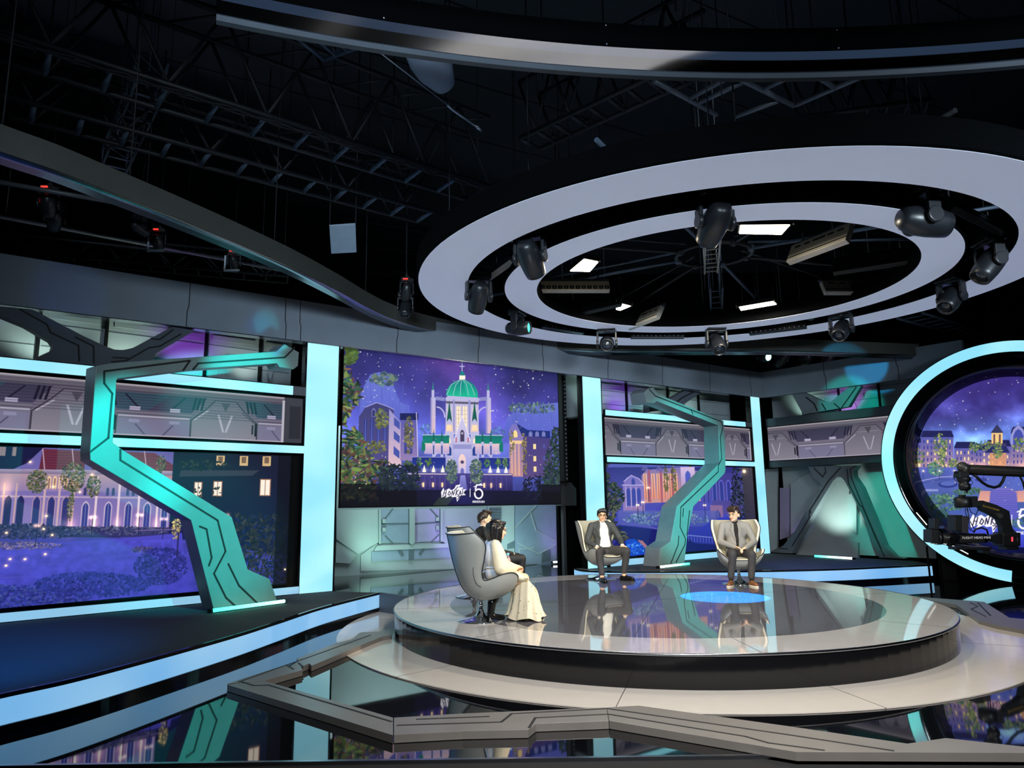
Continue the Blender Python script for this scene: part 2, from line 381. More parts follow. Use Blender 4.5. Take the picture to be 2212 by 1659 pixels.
def tech_panel(p, x0, y0, x1, y1, period, phase, teal=0.0, dim=1.0):
    """machined bulkhead graphic: rails, chamfered plates and recessed bays. x in sketch units, repeated by period"""
    H = y1 - y0; G = lambda r, g, b: (r * dim, g * dim, b * dim)
    p.rect(x0, y0, x1, y1, G(88, 82, 96), 1, G(128, 122, 144))
    Y = lambda t: y0 + H * t
    k0 = int((x0 - phase) / period) - 1
    for k in range(k0, int((x1 - phase) / period) + 2):
        c = phase + k * period; hp = period / 2
        X = lambda t: c + hp * t                      # bay centre at 0, plate centre at +-1
        p.poly([(X(-.72), Y(.16)), (X(.72), Y(.16)), (X(.5), Y(.5)), (X(-.5), Y(.5))], G(58, 56, 76), 1, G(70, 66, 92))
        if teal: p.poly([(X(-.72), Y(.16)), (X(.2), Y(.16)), (X(-.1), Y(.5)), (X(-.5), Y(.5))], G(40, 110, 115), teal)
        for s_ in (-1, 1):
            for q in (.56, .62, .68): p.line([(X(s_ * q), Y(.18)), (X(s_ * (q - .04)), Y(.42))], H * .022, G(25, 20, 38))
            p.line([(X(s_ * .40), Y(.2)), (X(s_ * .22), Y(.45))], H * .02, G(30, 28, 45))
            p.rect(X(s_ * .27 - .07), Y(.43), X(s_ * .27 + .07), Y(.50), G(175, 170, 195))
            p.rect(X(s_ * .27 - .07), Y(.68), X(s_ * .27 + .07), Y(.74), G(160, 156, 182))
            p.line([(X(s_ * .25), Y(.77)), (X(s_ * .12), Y(.97))], H * .018, G(45, 42, 62))
            p.rect(X(s_ * .52 - .015), Y(.62), X(s_ * .52 + .015), Y(.9), G(22, 20, 32))
            p.rect(X(s_ * .57 - .015), Y(.66), X(s_ * .57 + .015), Y(.86), G(35, 32, 46))
        p.rect(X(-.5), Y(.52), X(.5), Y(.62), G(128, 122, 140), 1, G(86, 82, 98)); p.rect(X(-.48), Y(.6), X(.48), Y(.63), G(170, 165, 185))
        p.rect(X(-.48), Y(.66), X(.48), Y(.98), G(124, 122, 158), .5)
        # plate at the right of the bay
        pl = [(X(.5), Y(.97)), (X(.5), Y(.64)), (X(.72), Y(.38)), (X(.84), Y(.2)), (X(1.16), Y(.2)), (X(1.28), Y(.38)), (X(1.5), Y(.64)), (X(1.5), Y(.97))]
        p.poly(pl, G(104, 100, 114), 1, G(138, 132, 146)); p.line(pl, H * .014, G(48, 44, 56))
        p.line([(X(.55), Y(.62)), (X(.74), Y(.42))], H * .02, G(170, 165, 180)); p.line([(X(1.45), Y(.62)), (X(1.26), Y(.42))], H * .016, G(70, 66, 78))
        p.line([(X(.8), Y(.36)), (X(1.2), Y(.36))], H * .012, G(150, 146, 160))
        p.poly([(X(.93), Y(.24)), (X(1.07), Y(.24)), (X(1.0), Y(.42))], G(76, 72, 84))
        p.line([(X(.9), Y(.5)), (X(.98), Y(.84))], H * .022, G(178, 174, 192)); p.line([(X(1.1), Y(.5)), (X(1.02), Y(.84))], H * .022, G(178, 174, 192))
    p.rect(x0, y0, x1, Y(.05), G(190, 182, 190), 1, G(120, 114, 124)); p.rect(x0, Y(.07), x1, Y(.15), G(122, 116, 126), 1, G(74, 70, 84))
    p.rect(x0, Y(.97), x1, y1, G(170, 164, 180))
# ---------------------------------------------------------------- the screens' pictures (sketched in the units of a working drawing)
NIGHT = (60, 52, 130)
def paint_hall():
    p = Pic(700, 510, [(735, 742), (1207, 801), (1207, 1088), (735, 1100)], 3)
    n = p.noise(90, 4); n2 = p.noise(22, 3)
    p.vgrad([(0, (46, 46, 106)), (.2, (62, 60, 146)), (.42, (90, 94, 206)), (.6, (106, 120, 224)), (1, (44, 48, 116))])
    neb = np.exp(-(((p.X - 420) * .72 + (p.Y - 170) * -.55) / 70.0) ** 2) * (.3 + .9 * n) * np.clip(1 - p.Y / 330, 0, 1)
    p.a += neb[..., None] * np.array((46, 16, 34)) * 1.1; p.a *= (.68 + .62 * n)[..., None]
    # pale cliffs at both sides
    for (pts, c) in (([(770, 960), (775, 850), (795, 812), (815, 806), (838, 815), (852, 850), (862, 872), (882, 880), (884, 960)], (116, 132, 222)),
                     ([(1085, 960), (1095, 905), (1120, 885), (1150, 880), (1180, 875), (1207, 872), (1207, 960)], (112, 128, 220))):
        p.poly(pts, c, .85, (84, 94, 196))
    for i in range(26):
        x = 785 + 90 * p.rs.rand(); y = 825 + 60 * p.rs.rand(); p.line([(x, y), (x + 3, y + 25 + 20 * p.rs.rand())], 1.5, (84, 96, 186), .5)
        x = 1105 + 95 * p.rs.rand(); p.line([(x, 890), (x + 3, 915 + 20 * p.rs.rand())], 1.5, (84, 96, 186), .45)
    p.crown(826, 822, 32, 14, 90, [(84, 110, 120), (110, 130, 110), (70, 92, 120)], 4); p.crown(1150, 884, 50, 12, 110, [(80, 105, 125), (100, 128, 118), (66, 90, 130)], 4)
    p.crown(920, 935, 14, 14, 40, [(96, 130, 200), (88, 110, 180)], 3); p.crown(1075, 940, 14, 14, 40, [(80, 120, 160), (88, 110, 180)], 3)
    p.stars(740, 745, 1205, 950, 150, (.5, 1.0)); p.stars(1050, 780, 1200, 900, 40, (.9, 1.9)); p.stars(760, 760, 920, 880, 26, (.8, 1.7))
    # brick houses, left
    p.poly([(770, 1015), (772, 905), (786, 884), (810, 874), (834, 882), (848, 890), (852, 1015)], (62, 62, 118), 1, (84, 78, 140))
    p.line([(786, 884), (810, 874), (834, 882), (848, 889)], 2.2, (150, 150, 215)); p.arch(804, 886, 905, 9, (120, 125, 190)); p.arch(804, 889, 904, 6, (50, 55, 110))
    for x in (783, 797, 812, 826): p.rect(x, 910, x + 7, 975, (44, 54, 128), 1, (70, 80, 170)); p.line([(x + 3.5, 910), (x + 3.5, 975)], .8, (120, 125, 195))
    p.poly([(838, 1014), (838, 888), (866, 920), (866, 1014)], (150, 145, 205), 1, (228, 190, 200))
    for y in (905, 935, 968): p.poly([(849, y), (862, y + 12), (862, y + 28), (849, y + 18)], (70, 84, 170))
    p.rect(862, 897, 902, 912, (26, 34, 92)); p.poly([(864, 1000), (864, 912), (900, 912), (902, 1000)], (92, 90, 168), 1, (150, 128, 180))
    for x in (872, 884): p.rect(x, 920, x + 6, 985, (60, 70, 150))
    p.line([(898, 896), (902, 990)], 1.6, (210, 205, 240))
    p.crown(822, 910, 13, 22, 70, [(96, 108, 70), (128, 128, 70), (80, 90, 60)], 3.4); p.crown(882, 945, 9, 40, 90, [(104, 106, 80), (130, 118, 80), (80, 84, 70)], 3)
    p.crown(812, 970, 20, 14, 50, [(88, 98, 62), (112, 110, 66)], 3.2)
    # houses, right
    p.poly([(1098, 1032), (1100, 932), (1106, 920), (1118, 918), (1128, 930), (1130, 1032)], (120, 116, 196), 1, (190, 140, 150)); p.poly([(1116, 918), (1140, 932), (1188, 934), (1188, 950), (1128, 946)], (30, 46, 120))
    p.arch(1113, 932, 948, 9, (255, 222, 150)); p.poly([(1128, 1036), (1130, 944), (1190, 950), (1192, 1030)], (70, 62, 128), 1, (92, 74, 132))
    for y in (962, 988, 1010): p.rect(1151, y, 1157, y + 11, (255, 225, 165)); p.rect(1172, y, 1177, y + 9, (80, 84, 160))
    for x in (1103, 1110, 1118): p.rect(x, 960, x + 4, 1030, (255, 196, 150), .55)
    p.rect(1101, 955, 1128, 962, (255, 214, 150), .9); p.crown(1132, 985, 5, 50, 70, [(120, 110, 74), (150, 130, 90)], 2.6); p.crown(1104, 960, 6, 30, 30, [(120, 116, 74)], 2.6)
    for x in (1146, 1160, 1174): p.poly([(x - 4, 946), (x - 4, 938), (x, 934), (x + 4, 938), (x + 4, 946)], (120, 124, 190))
    # the domed hall
    ST = (188, 186, 226); SH = (140, 140, 200)
    for x in (934, 1055):                                    # outer towers with spires and bridging arches
        p.rect(x - 5, 862, x + 6, 940, ST, 1, (226, 190, 200)); p.rect(x - 5, 862, x - 2, 940, SH, .8); p.rect(x - 3, 845, x + 3, 862, ST); p.poly([(x - 2.5, 846), (x, 826), (x + 2.5, 846)], (60, 130, 140))
    for s_ in (-1, 1):
        c = 996
        p.poly([(c + s_ * 36, 862), (c + s_ * 56, 860), (c + s_ * 56, 868), (c + s_ * 36, 870)], SH)
        p.line([(c + s_ * (36 + 18 * (1 - math.cos(t))), 905 - 22 * math.sin(t)) for t in np.linspace(0, 1.5, 8)], 3, ST)
    p.poly([(962, 942), (962, 862), (970, 858), (1026, 858), (1034, 866), (1034, 942)], (186, 184, 222), 1, (214, 196, 220))
    p.poly([(962, 870), (1034, 872), (1034, 877), (962, 875)], (96, 92, 120))
    p.rect(978, 862, 982, 940, (150, 150, 205)); p.rect(1012, 862, 1016, 940, (150, 150, 205))
    for x in (990, 1004): p.rect(x - 4.5, 881, x + 4.5, 934, (255, 238, 205)); p.line([(x, 881), (x, 934)], .9, (170, 150, 160)); [p.line([(x - 4.5, y), (x + 4.5, y)], .7, (170, 150, 160)) for y in range(890, 934, 9)]
    for x in (970, 1025): p.rect(x - 3.5, 884, x + 3.5, 930, (255, 236, 205)); p.line([(x, 884), (x, 930)], .8, (170, 150, 160))
    p.poly([(960, 866), (968, 856), (1028, 858), (1038, 868)], ST)
    dome = [(964, 858)] + [(998 - 35 * math.cos(t), 858 - 36 * math.sin(t)) for t in np.linspace(.1, PI - .1, 16)] + [(1032, 862)]
    p.poly(dome, (16, 120, 125), 1, (24, 190, 150)); p.poly([(998, 822), (1010, 826), (1024, 845), (1026, 860), (1008, 859)], (30, 205, 160), .35)
    for t in (-34, -20, -4, 14, 28): p.line([(998 + t * .12, 822), (998 + t * .7, 834), (998 + t, 857)], 1.0, (190, 215, 225))
    p.rect(992, 813, 1005, 822, (255, 244, 225)); p.poly([(992, 813), (995, 805), (998, 802), (1001, 805), (1005, 813)], (24, 130, 130)); p.line([(998, 803), (998, 788)], 1.4, (215, 225, 250)); p.line([(993, 793), (1003, 793)], 1.4, (215, 225, 250))
    for x in (970, 1025):                                    # inner turrets
        p.rect(x - 8, 916, x + 8, 936, ST, 1, (255, 214, 180)); p.poly([(x - 6, 916), (x, 868), (x + 6, 916)], (20, 92, 84)); p.poly([(x - 8, 918), (x, 908), (x + 8, 918)], ST); p.rect(x - 5, 922, x + 5, 932, (255, 225, 180)); p.rect(x - 9, 936, x + 10, 1012, (196, 192, 226), 1, (170, 168, 220))
        p.arch(x, 950, 962, 6, (255, 240, 200)); p.arch(x, 968, 988, 9, (30, 60, 140))
    for s_ in (-1, 1):                                       # wings
        a, b = 998 + s_ * 86, 998 + s_ * 28
        p.poly([(a + s_ * 0, 964), (a, 944), (b, 944), (b, 962)], (16, 112, 108), 1, (14, 140, 120)); p.rect(min(a - s_ * 4, b), 962, max(a - s_ * 4, b), 985, (236, 200, 205), 1, (180, 165, 215)); p.line([(a, 944), (b, 944)], 2, (190, 196, 232))
        p.poly([(a + s_ * 2, 980), (a + s_ * 2, 958), (a - s_ * 6, 964), (a - s_ * 6, 978)], (16, 120, 105))
        for x in (44, 62): p.rect(998 + s_ * x - 3, 958, 998 + s_ * x + 3, 992, ST); p.poly([(998 + s_ * x - 3, 958), (998 + s_ * x, 930), (998 + s_ * x + 3, 958)], (20, 104, 96)); p.arch(998 + s_ * x, 966, 986, 3, (60, 70, 140))
        p.line([(998 + s_ * (82 - 26 * math.sin(t)), 1008 - 26 * math.sin(t * .8)) for t in np.linspace(0, 1.5, 8)], 3.2, ST)
    p.poly([(980, 1012), (980, 956), (998, 902), (1016, 956), (1016, 1012)], (206, 200, 232), 1, (186, 180, 226)); p.line([(980, 956), (998, 902), (1016, 956)], 1.5, (236, 232, 250)); p.arch(998, 932, 958, 9, (70, 64, 96)); p.ell(998, 940, 3, 3, (170, 160, 190)); p.rect(984, 949, 986, 960, (190, 70, 80)); p.rect(1010, 949, 1012, 960, (190, 70, 80))
    p.rect(978, 964, 1018, 974, (150, 150, 206)); p.rect(980, 974, 1016, 1032, (190, 188, 232), 1, (150, 152, 225)); p.arch(998, 984, 1028, 16, (255, 216, 200), (200, 190, 230)); p.ell(998, 1002, 4, 4, (80, 72, 110)); p.arch(998, 1014, 1030, 8, (110, 112, 190))
    # garden terrace with glazed cones
    p.rect(890, 992, 962, 1016, (30, 44, 128), 1, (36, 56, 150)); p.rect(1034, 992, 1100, 1016, (30, 44, 128), 1, (36, 56, 150)); p.line([(888, 992), (964, 992)], 1.5, (150, 150, 210)); p.line([(1034, 992), (1102, 992)], 1.5, (150, 150, 210))
    for x in (895, 916, 936, 956, 1058, 1075, 1092): p.poly([(x - 4, 1024), (x, 1008), (x + 4, 1024)], (255, 240, 205)); p.glow(x, 1020, 6, (120, 90, 50), .8)
    p.rect(880, 1026, 1106, 1066, (74, 66, 140), 1, (36, 32, 90)); p.line([(880, 1028), (964, 1028)], 2, (226, 206, 210)); p.line([(1032, 1028), (1104, 1028)], 2, (226, 206, 210))
    for x in (893, 914, 935, 955, 1045, 1060, 1080): p.rect(x - 2, 1046, x + 2, 1056, (250, 205, 160)); p.glow(x, 1050, 6, (80, 50, 30), .7)
    for x in np.arange(884, 1102, 11): p.line([(x, 1032), (x, 1060)], 1, (110, 98, 170), .6)
    p.poly([(990, 1068), (994, 1030), (1004, 1030), (1010, 1068)], (150, 152, 222), .9, (90, 90, 170))
    p.crown(975, 1022, 12, 26, 160, [(84, 108, 100), (110, 130, 110), (60, 84, 96)], 2.8); p.crown(1028, 1022, 14, 26, 170, [(84, 108, 100), (120, 138, 108), (60, 84, 96)], 2.8)
    for x in (905, 925, 1052, 1075, 1090): p.crown(x, 1003, 6, 9, 24, [(70, 120, 80), (96, 130, 70)], 2.4)
    p.crown(880, 1008, 9, 8, 30, [(70, 96, 60)], 2.4)
    # dark ground, foliage at the sides
    p.rect(730, 1062, 1210, 1110, (18, 18, 44), .92, (10, 10, 22)); p.poly([(930, 1100), (950, 1076), (985, 1072), (960, 1100)], (52, 70, 40), .6); p.glow(1000, 1082, 45, (20, 18, 60), .8, 18)
    G = [(60, 92, 66), (104, 128, 66), (84, 60, 70), (44, 70, 60), (130, 140, 84), (60, 110, 80), (120, 84, 70), (30, 48, 44)]
    sh = lambda x, y: x < 742 + 34 * (.5 + .5 * math.sin(y * .045 + 1)) + (26 if y > 930 else 0) + (40 if y > 1000 else 0)
    p.leaves(732, 770, 860, 1085, 1700, G, 7.5, 2.4, .95, sh)
    p.leaves(738, 742, 762, 790, 50, [(96, 120, 60), (70, 100, 60)], 8, 3)
    p.rect(732, 1050, 900, 1110, (8, 10, 16), .75); p.leaves(820, 1010, 905, 1060, 240, [(30, 46, 52), (44, 56, 60), (24, 36, 60)], 6, 2)
    p.leaves(1172, 925, 1210, 1050, 420, [(40, 62, 60), (58, 80, 66), (30, 44, 56)], 6, 1.8, .95, lambda x, y: x > 1200 - (y - 915) * .3)
    p.rect(1160, 1048, 1210, 1110, (10, 11, 14), .85); p.leaves(1130, 1030, 1165, 1080, 60, [(24, 30, 50)], 7, 1.5)
    p.stars(760, 900, 1200, 1060, 60, (.8, 1.7), (255, 236, 190))
    logo(p, 979, 1067, .98)
    return p

def paint_town():
    p = Pic(760, 400, [(-60, 962), (628, 976), (628, 1258), (-60, 1322)], 5)
    n = p.noise(60, 4)
    p.vgrad([(0, (40, 36, 84)), (.3, (62, 58, 124)), (.5, (66, 64, 150)), (1, (62, 66, 176))])
    # long arcaded building
    p.poly([(-70, 960), (400, 970), (400, 1142), (-70, 1142)], (98, 92, 164), 1, (142, 122, 182))
    p.poly([(-70, 955), (92, 965), (60, 1000), (20, 1020), (-70, 1030)], (26, 26, 66)); p.poly([(90, 968), (185, 972), (182, 1014), (86, 1014)], (96, 40, 62)); p.poly([(190, 970), (330, 974), (420, 1030), (200, 1020)], (104, 42, 66))
    for k in range(7): p.line([(92, 972 + 6 * k), (184, 974 + 6 * k)], .8, (140, 70, 90), .7); p.line([(260, 976 + 7 * k), (400, 980 + 7 * k)], .8, (140, 70, 90), .6)
    for x in (90, 153, 308): p.line([(x, 968), (x + 8, 1014)], 2, (190, 160, 180))
    p.rect(-70, 1014, 400, 1024, (176, 160, 186), 1, (120, 105, 140)); p.rect(-70, 1024, 400, 1062, (206, 168, 160), .7, (146, 124, 172)); 
    for x in np.arange(110, 175, 12): p.arch(x, 1028, 1056, 8, (246, 206, 160)); p.arch(x, 1032, 1056, 4, (150, 112, 110))
    p.rect(-70, 1072, 400, 1076, (190, 165, 190), .8)
    for x in np.arange(-50, 75, 26): p.arch(x, 1072, 1140, 15, (40, 40, 92)); p.line([(x - 11, 1046), (x - 11, 1140)], 3, (196, 158, 160))
    for x in (88, 119, 150): p.arch(x, 1070, 1146, 19, (170, 140, 170)); p.arch(x, 1074, 1146, 14, (48, 54, 116)); p.line([(x + 15, 1040), (x + 15, 1150)], 4, (200, 168, 176))
    for x in (192, 240, 283, 323, 360):
        p.arch(x, 1082, 1140, 17, (196, 176, 205)); p.arch(x, 1086, 1138, 12, (56, 66, 140)); p.line([(x, 1088), (x, 1138)], .9, (150, 150, 200)); p.line([(x + 21, 1030), (x + 21, 1142)], 4.5, (226, 200, 214))
        for d in (-4, 8): p.arch(x + d, 1052, 1070, 6, (60, 58, 110))
        p.glow(x + 21, 1132, 8, (110, 70, 40), 1.0, 16)
    p.glow(160, 1140, 14, (110, 70, 50), 1, 20); p.glow(20, 1060, 12, (120, 80, 40), .9, 24)
    for (x, y, rx, ry, k) in ((85, 1040, 22, 26, 140), (160, 1030, 26, 34, 190), (205, 1050, 14, 26, 80), (160, 1090, 6, 40, 60), (345, 1000, 12, 20, 50)):
        p.crown(x, y, rx, ry, k * 2, [(80, 96, 66), (110, 112, 80), (60, 76, 60), (130, 118, 90), (44, 56, 54)], 2.1)
    for x in (0, 8, 30): p.rect(x - 4, 965, x + 4, 985, (190, 170, 160), .7)
    # dark house at the right
    p.poly([(372, 965), (640, 970), (640, 1200), (372, 1160)], (24, 30, 52), 1, (18, 24, 66)); p.poly([(390, 1012), (560, 1010), (545, 1022), (386, 1026)], (60, 66, 80), .8)
    for (x, y, w, h) in ((429, 1054, 14, 30), (471, 1052, 16, 30), (574, 1048, 20, 34)):
        p.rect(x - w / 2 - 2, y - h / 2 - 2, x + w / 2 + 2, y + h / 2 + 2, (150, 104, 84)); p.rect(x - w / 2, y - h / 2, x + w / 2, y + h / 2, (255, 240, 222)); p.line([(x, y - h / 2), (x, y + h / 2)], 1.6, (120, 90, 80))
    for x in (474, 525, 575): p.rect(x - 9, 978, x + 9, 1000, (214, 180, 130)); p.rect(x - 5, 980, x + 5, 994, (120, 96, 80))
    p.crown(430, 1062, 10, 14, 22, [(30, 40, 46)], 2.6); p.crown(470, 1060, 8, 14, 14, [(24, 32, 40)], 2.4); p.crown(440, 1000, 60, 12, 90, [(30, 44, 48), (50, 58, 56), (24, 36, 44)], 3.4)
    p.glow(496, 1112, 5, (255, 190, 130), 1, 7)
    p.leaves(515, 1110, 628, 1262, 620, [(26, 38, 54), (40, 50, 56), (20, 34, 84), (56, 58, 60)], 8, 2.4, .9); p.rect(600, 970, 630, 1260, (8, 10, 22), .7)
    # gardens, lamps and the blue square
    p.rect(-70, 1138, 372, 1160, (46, 44, 84), .9); p.crown(60, 1150, 130, 16, 1000, [(44, 50, 86), (70, 74, 104), (36, 40, 78), (26, 28, 60)], 2.6); p.crown(250, 1146, 120, 9, 240, [(60, 66, 96), (96, 100, 120), (44, 48, 84)], 3.2)
    p.line([(150, 1160), (270, 1160)], 2.5, (40, 38, 70)); p.line([(300, 1146), (390, 1142)], 3, (110, 96, 140))
    p.poly([(-70, 1190), (100, 1176), (260, 1164), (400, 1150), (420, 1270), (-70, 1330)], (78, 74, 190), 1, (64, 66, 182))
    m = p.noise(14, 2); sl = slice(int(p.h * .62), p.h); p.a[sl] *= (.82 + .36 * m[sl])[..., None]
    for i in range(60): x = 430 * p.rs.rand() - 40; y = 1190 + 60 * p.rs.rand(); p.line([(x, y), (x + 30, y - 2)], 1.2, (120, 110, 220), .3)
    p.crown(40, 1180, 110, 8, 300, [(110, 96, 130), (60, 56, 100), (150, 128, 140)], 2.4); p.crown(318, 1186, 24, 6, 60, [(90, 84, 110), (50, 50, 90)], 3)
    p.crown(60, 1288, 160, 24, 1300, [(34, 46, 120), (46, 64, 130), (28, 38, 104), (60, 80, 130), (20, 28, 80)], 3); p.crown(220, 1262, 120, 26, 1200, [(34, 46, 124), (48, 60, 140), (28, 40, 110), (20, 28, 80)], 3); p.crown(360, 1222, 56, 40, 900, [(36, 44, 120), (50, 56, 140), (28, 36, 96), (20, 26, 70)], 3)
    for (x, y) in ((360, 1120), (94, 1137), (209, 1118), (308, 1112)): p.line([(x, y), (x, y + 44)], 1.4, (22, 22, 50)); p.glow(x - 4, y, 4, (255, 190, 130), .9); p.glow(x + 4, y, 4, (255, 190, 130), .9)
    p.crown(388, 1140, 9, 26, 70, [(190, 170, 90), (120, 120, 70), (230, 200, 120)], 2.6); p.line([(393, 1150), (393, 1200)], 3, (30, 26, 50))
    hz = np.clip((p.Y / p.h - .42) / .3, 0, 1)[..., None] * (.30 * (p.X < p.w * .66))[..., None]; p.a += hz * (np.array((74, 74, 196)) - p.a)
    for (x, y) in ((31, 1153), (44, 1209), (75, 1209), (37, 1223), (116, 1198), (0, 1236), (111, 1116), (108, 1144), (127, 1157), (66, 998), (200, 1024), (120, 1052), (177, 1063), (624, 1227)): p.ell(x, y, 2.4, 2.4, (255, 232, 190)); p.glow(x, y, 5, (120, 80, 40), .8)
    return p

def paint_river():
    p = Pic(520, 330, [(1306, 1001), (1640, 1012), (1640, 1182), (1306, 1210)], 9)
    p.vgrad([(0, (46, 44, 120)), (.35, (78, 74, 170)), (.6, (66, 68, 180)), (1, (26, 30, 120))])
    p.rect(1300, 998, 1650, 1010, (110, 120, 215), .6)
    # lit row of houses
    p.poly([(1385, 1090), (1388, 1028), (1400, 1016), (1480, 1010), (1520, 1020), (1520, 1085)], (128, 114, 178), 1, (206, 146, 140))
    for x in (1396, 1414, 1426, 1440, 1452, 1466): p.rect(x - 4, 1024, x + 4, 1080, (255, 196, 150), .85, (250, 150, 110)); p.line([(x, 1024), (x, 1080)], 1.2, (110, 70, 110))
    for x in (1405, 1432, 1458): p.rect(x - 2.5, 1016, x + 2.5, 1088, (170, 70, 90), .7)
    for x in (1396, 1430): p.crown(x, 1014, 7, 5, 20, [(96, 90, 160)], 2.6)
    for x in (1444, 1462, 1500): p.crown(x, 1036, 5, 30, 60, [(104, 100, 60), (130, 112, 60), (80, 80, 60)], 2.4)
    p.rect(1478, 1010, 1510, 1070, (214, 190, 226), 1, (170, 140, 190)); p.arch(1494, 1018, 1050, 12, (80, 90, 190))
    p.poly([(1342, 1110), (1344, 1050), (1352, 1034), (1364, 1028), (1380, 1034), (1392, 1050), (1392, 1110)], (120, 110, 190), 1, (150, 120, 180)); p.arch(1368, 1034, 1050, 8, (60, 66, 160))
    for x in (1356, 1368, 1380): p.arch(x, 1056, 1096, 9, (60, 66, 160)); p.line([(x - 6, 1054), (x - 6, 1100)], 1.2, (190, 180, 226))
    p.line([(1342, 1050), (1392, 1050)], 1.8, (196, 186, 230)); p.line([(1346, 1042), (1364, 1028), (1382, 1036), (1392, 1049)], 1.6, (190, 180, 230))
    p.poly([(1545, 1112), (1545, 1036), (1570, 1026), (1600, 1022), (1650, 1022), (1650, 1116)], (62, 58, 140), 1, (84, 72, 150))
    for x in (1552, 1568, 1584): p.arch(x, 1038, 1084, 11, (96, 100, 200)); p.arch(x, 1041, 1084, 7, (50, 54, 140))
    p.rect(1540, 1094, 1568, 1122, (150, 110, 150), .8); p.arch(1556, 1104, 1124, 12, (56, 50, 110)); p.rect(1364, 1102, 1380, 1124, (150, 112, 160), .8)
    # lawns and the river
    p.rect(1330, 1106, 1560, 1140, (92, 96, 176), .8, (70, 80, 170)); p.crown(1440, 1124, 100, 14, 330, [(90, 120, 160), (70, 96, 150), (120, 140, 170)], 2.4)
    p.poly([(1330, 1138), (1440, 1150), (1500, 1166), (1640, 1176), (1640, 1215), (1300, 1215), (1330, 1160)], (22, 26, 110), 1, (18, 24, 96)); p.line([(1340, 1134), (1400, 1142), (1480, 1158)], 4, (84, 84, 170)); p.poly([(1480, 1160), (1560, 1120), (1650, 1120), (1650, 1186), (1500, 1176)], (50, 60, 180), 1, (34, 40, 140))
    for k in range(22): x = 1488 + k * 6.5; p.line([(x, 1160 + k * .5), (x, 1172 + k * .5)], 1.2, (120, 130, 200), .7)
    p.line([(1485, 1159), (1640, 1172)], 2, (120, 130, 205)); p.poly([(1345, 1170), (1365, 1168), (1400, 1190), (1395, 1200), (1345, 1208)], (16, 70, 190)); p.crown(1368, 1188, 22, 12, 70, [(40, 110, 230), (14, 60, 190), (90, 160, 240)], 2.2); p.poly([(1372, 1170), (1384, 1172), (1400, 1190), (1398, 1198)], (160, 110, 130))
    for (x, y) in ((1388, 1088), (1402, 1056), (1528, 1066), (1538, 1058), (1470, 1080), (1376, 1094), (1528, 1094)): p.line([(x, y), (x, y + 30)], 1.2, (20, 22, 60)); p.ell(x - 2, y, 2, 2, (255, 230, 200)); p.ell(x + 2, y, 2, 2, (255, 230, 200)); p.glow(x, y, 5, (90, 60, 40), .8)
    p.leaves(1304, 1000, 1350, 1170, 620, [(30, 44, 40), (52, 66, 46), (20, 30, 36), (84, 90, 70), (60, 44, 60)], 5, 1.7, .95, lambda x, y: x < 1322 + 16 * math.sin(y * .06) + (y - 1000) * .11)
    p.leaves(1578, 1010, 1625, 1160, 520, [(14, 22, 30), (28, 38, 46), (60, 72, 100), (20, 28, 36)], 5, 1.5, .95, lambda x, y: abs(x - 1606) < 10 + (y - 1010) * .12)
    p.rect(1616, 1005, 1642, 1150, (70, 66, 70), .9, (44, 42, 60)); p.ell(1621, 1020, 4.5, 4.5, (255, 236, 190)); p.glow(1621, 1020, 8, (120, 90, 50), .9)
    p.glow(1396, 1196, 4, (80, 40, 60), .5)
    return p

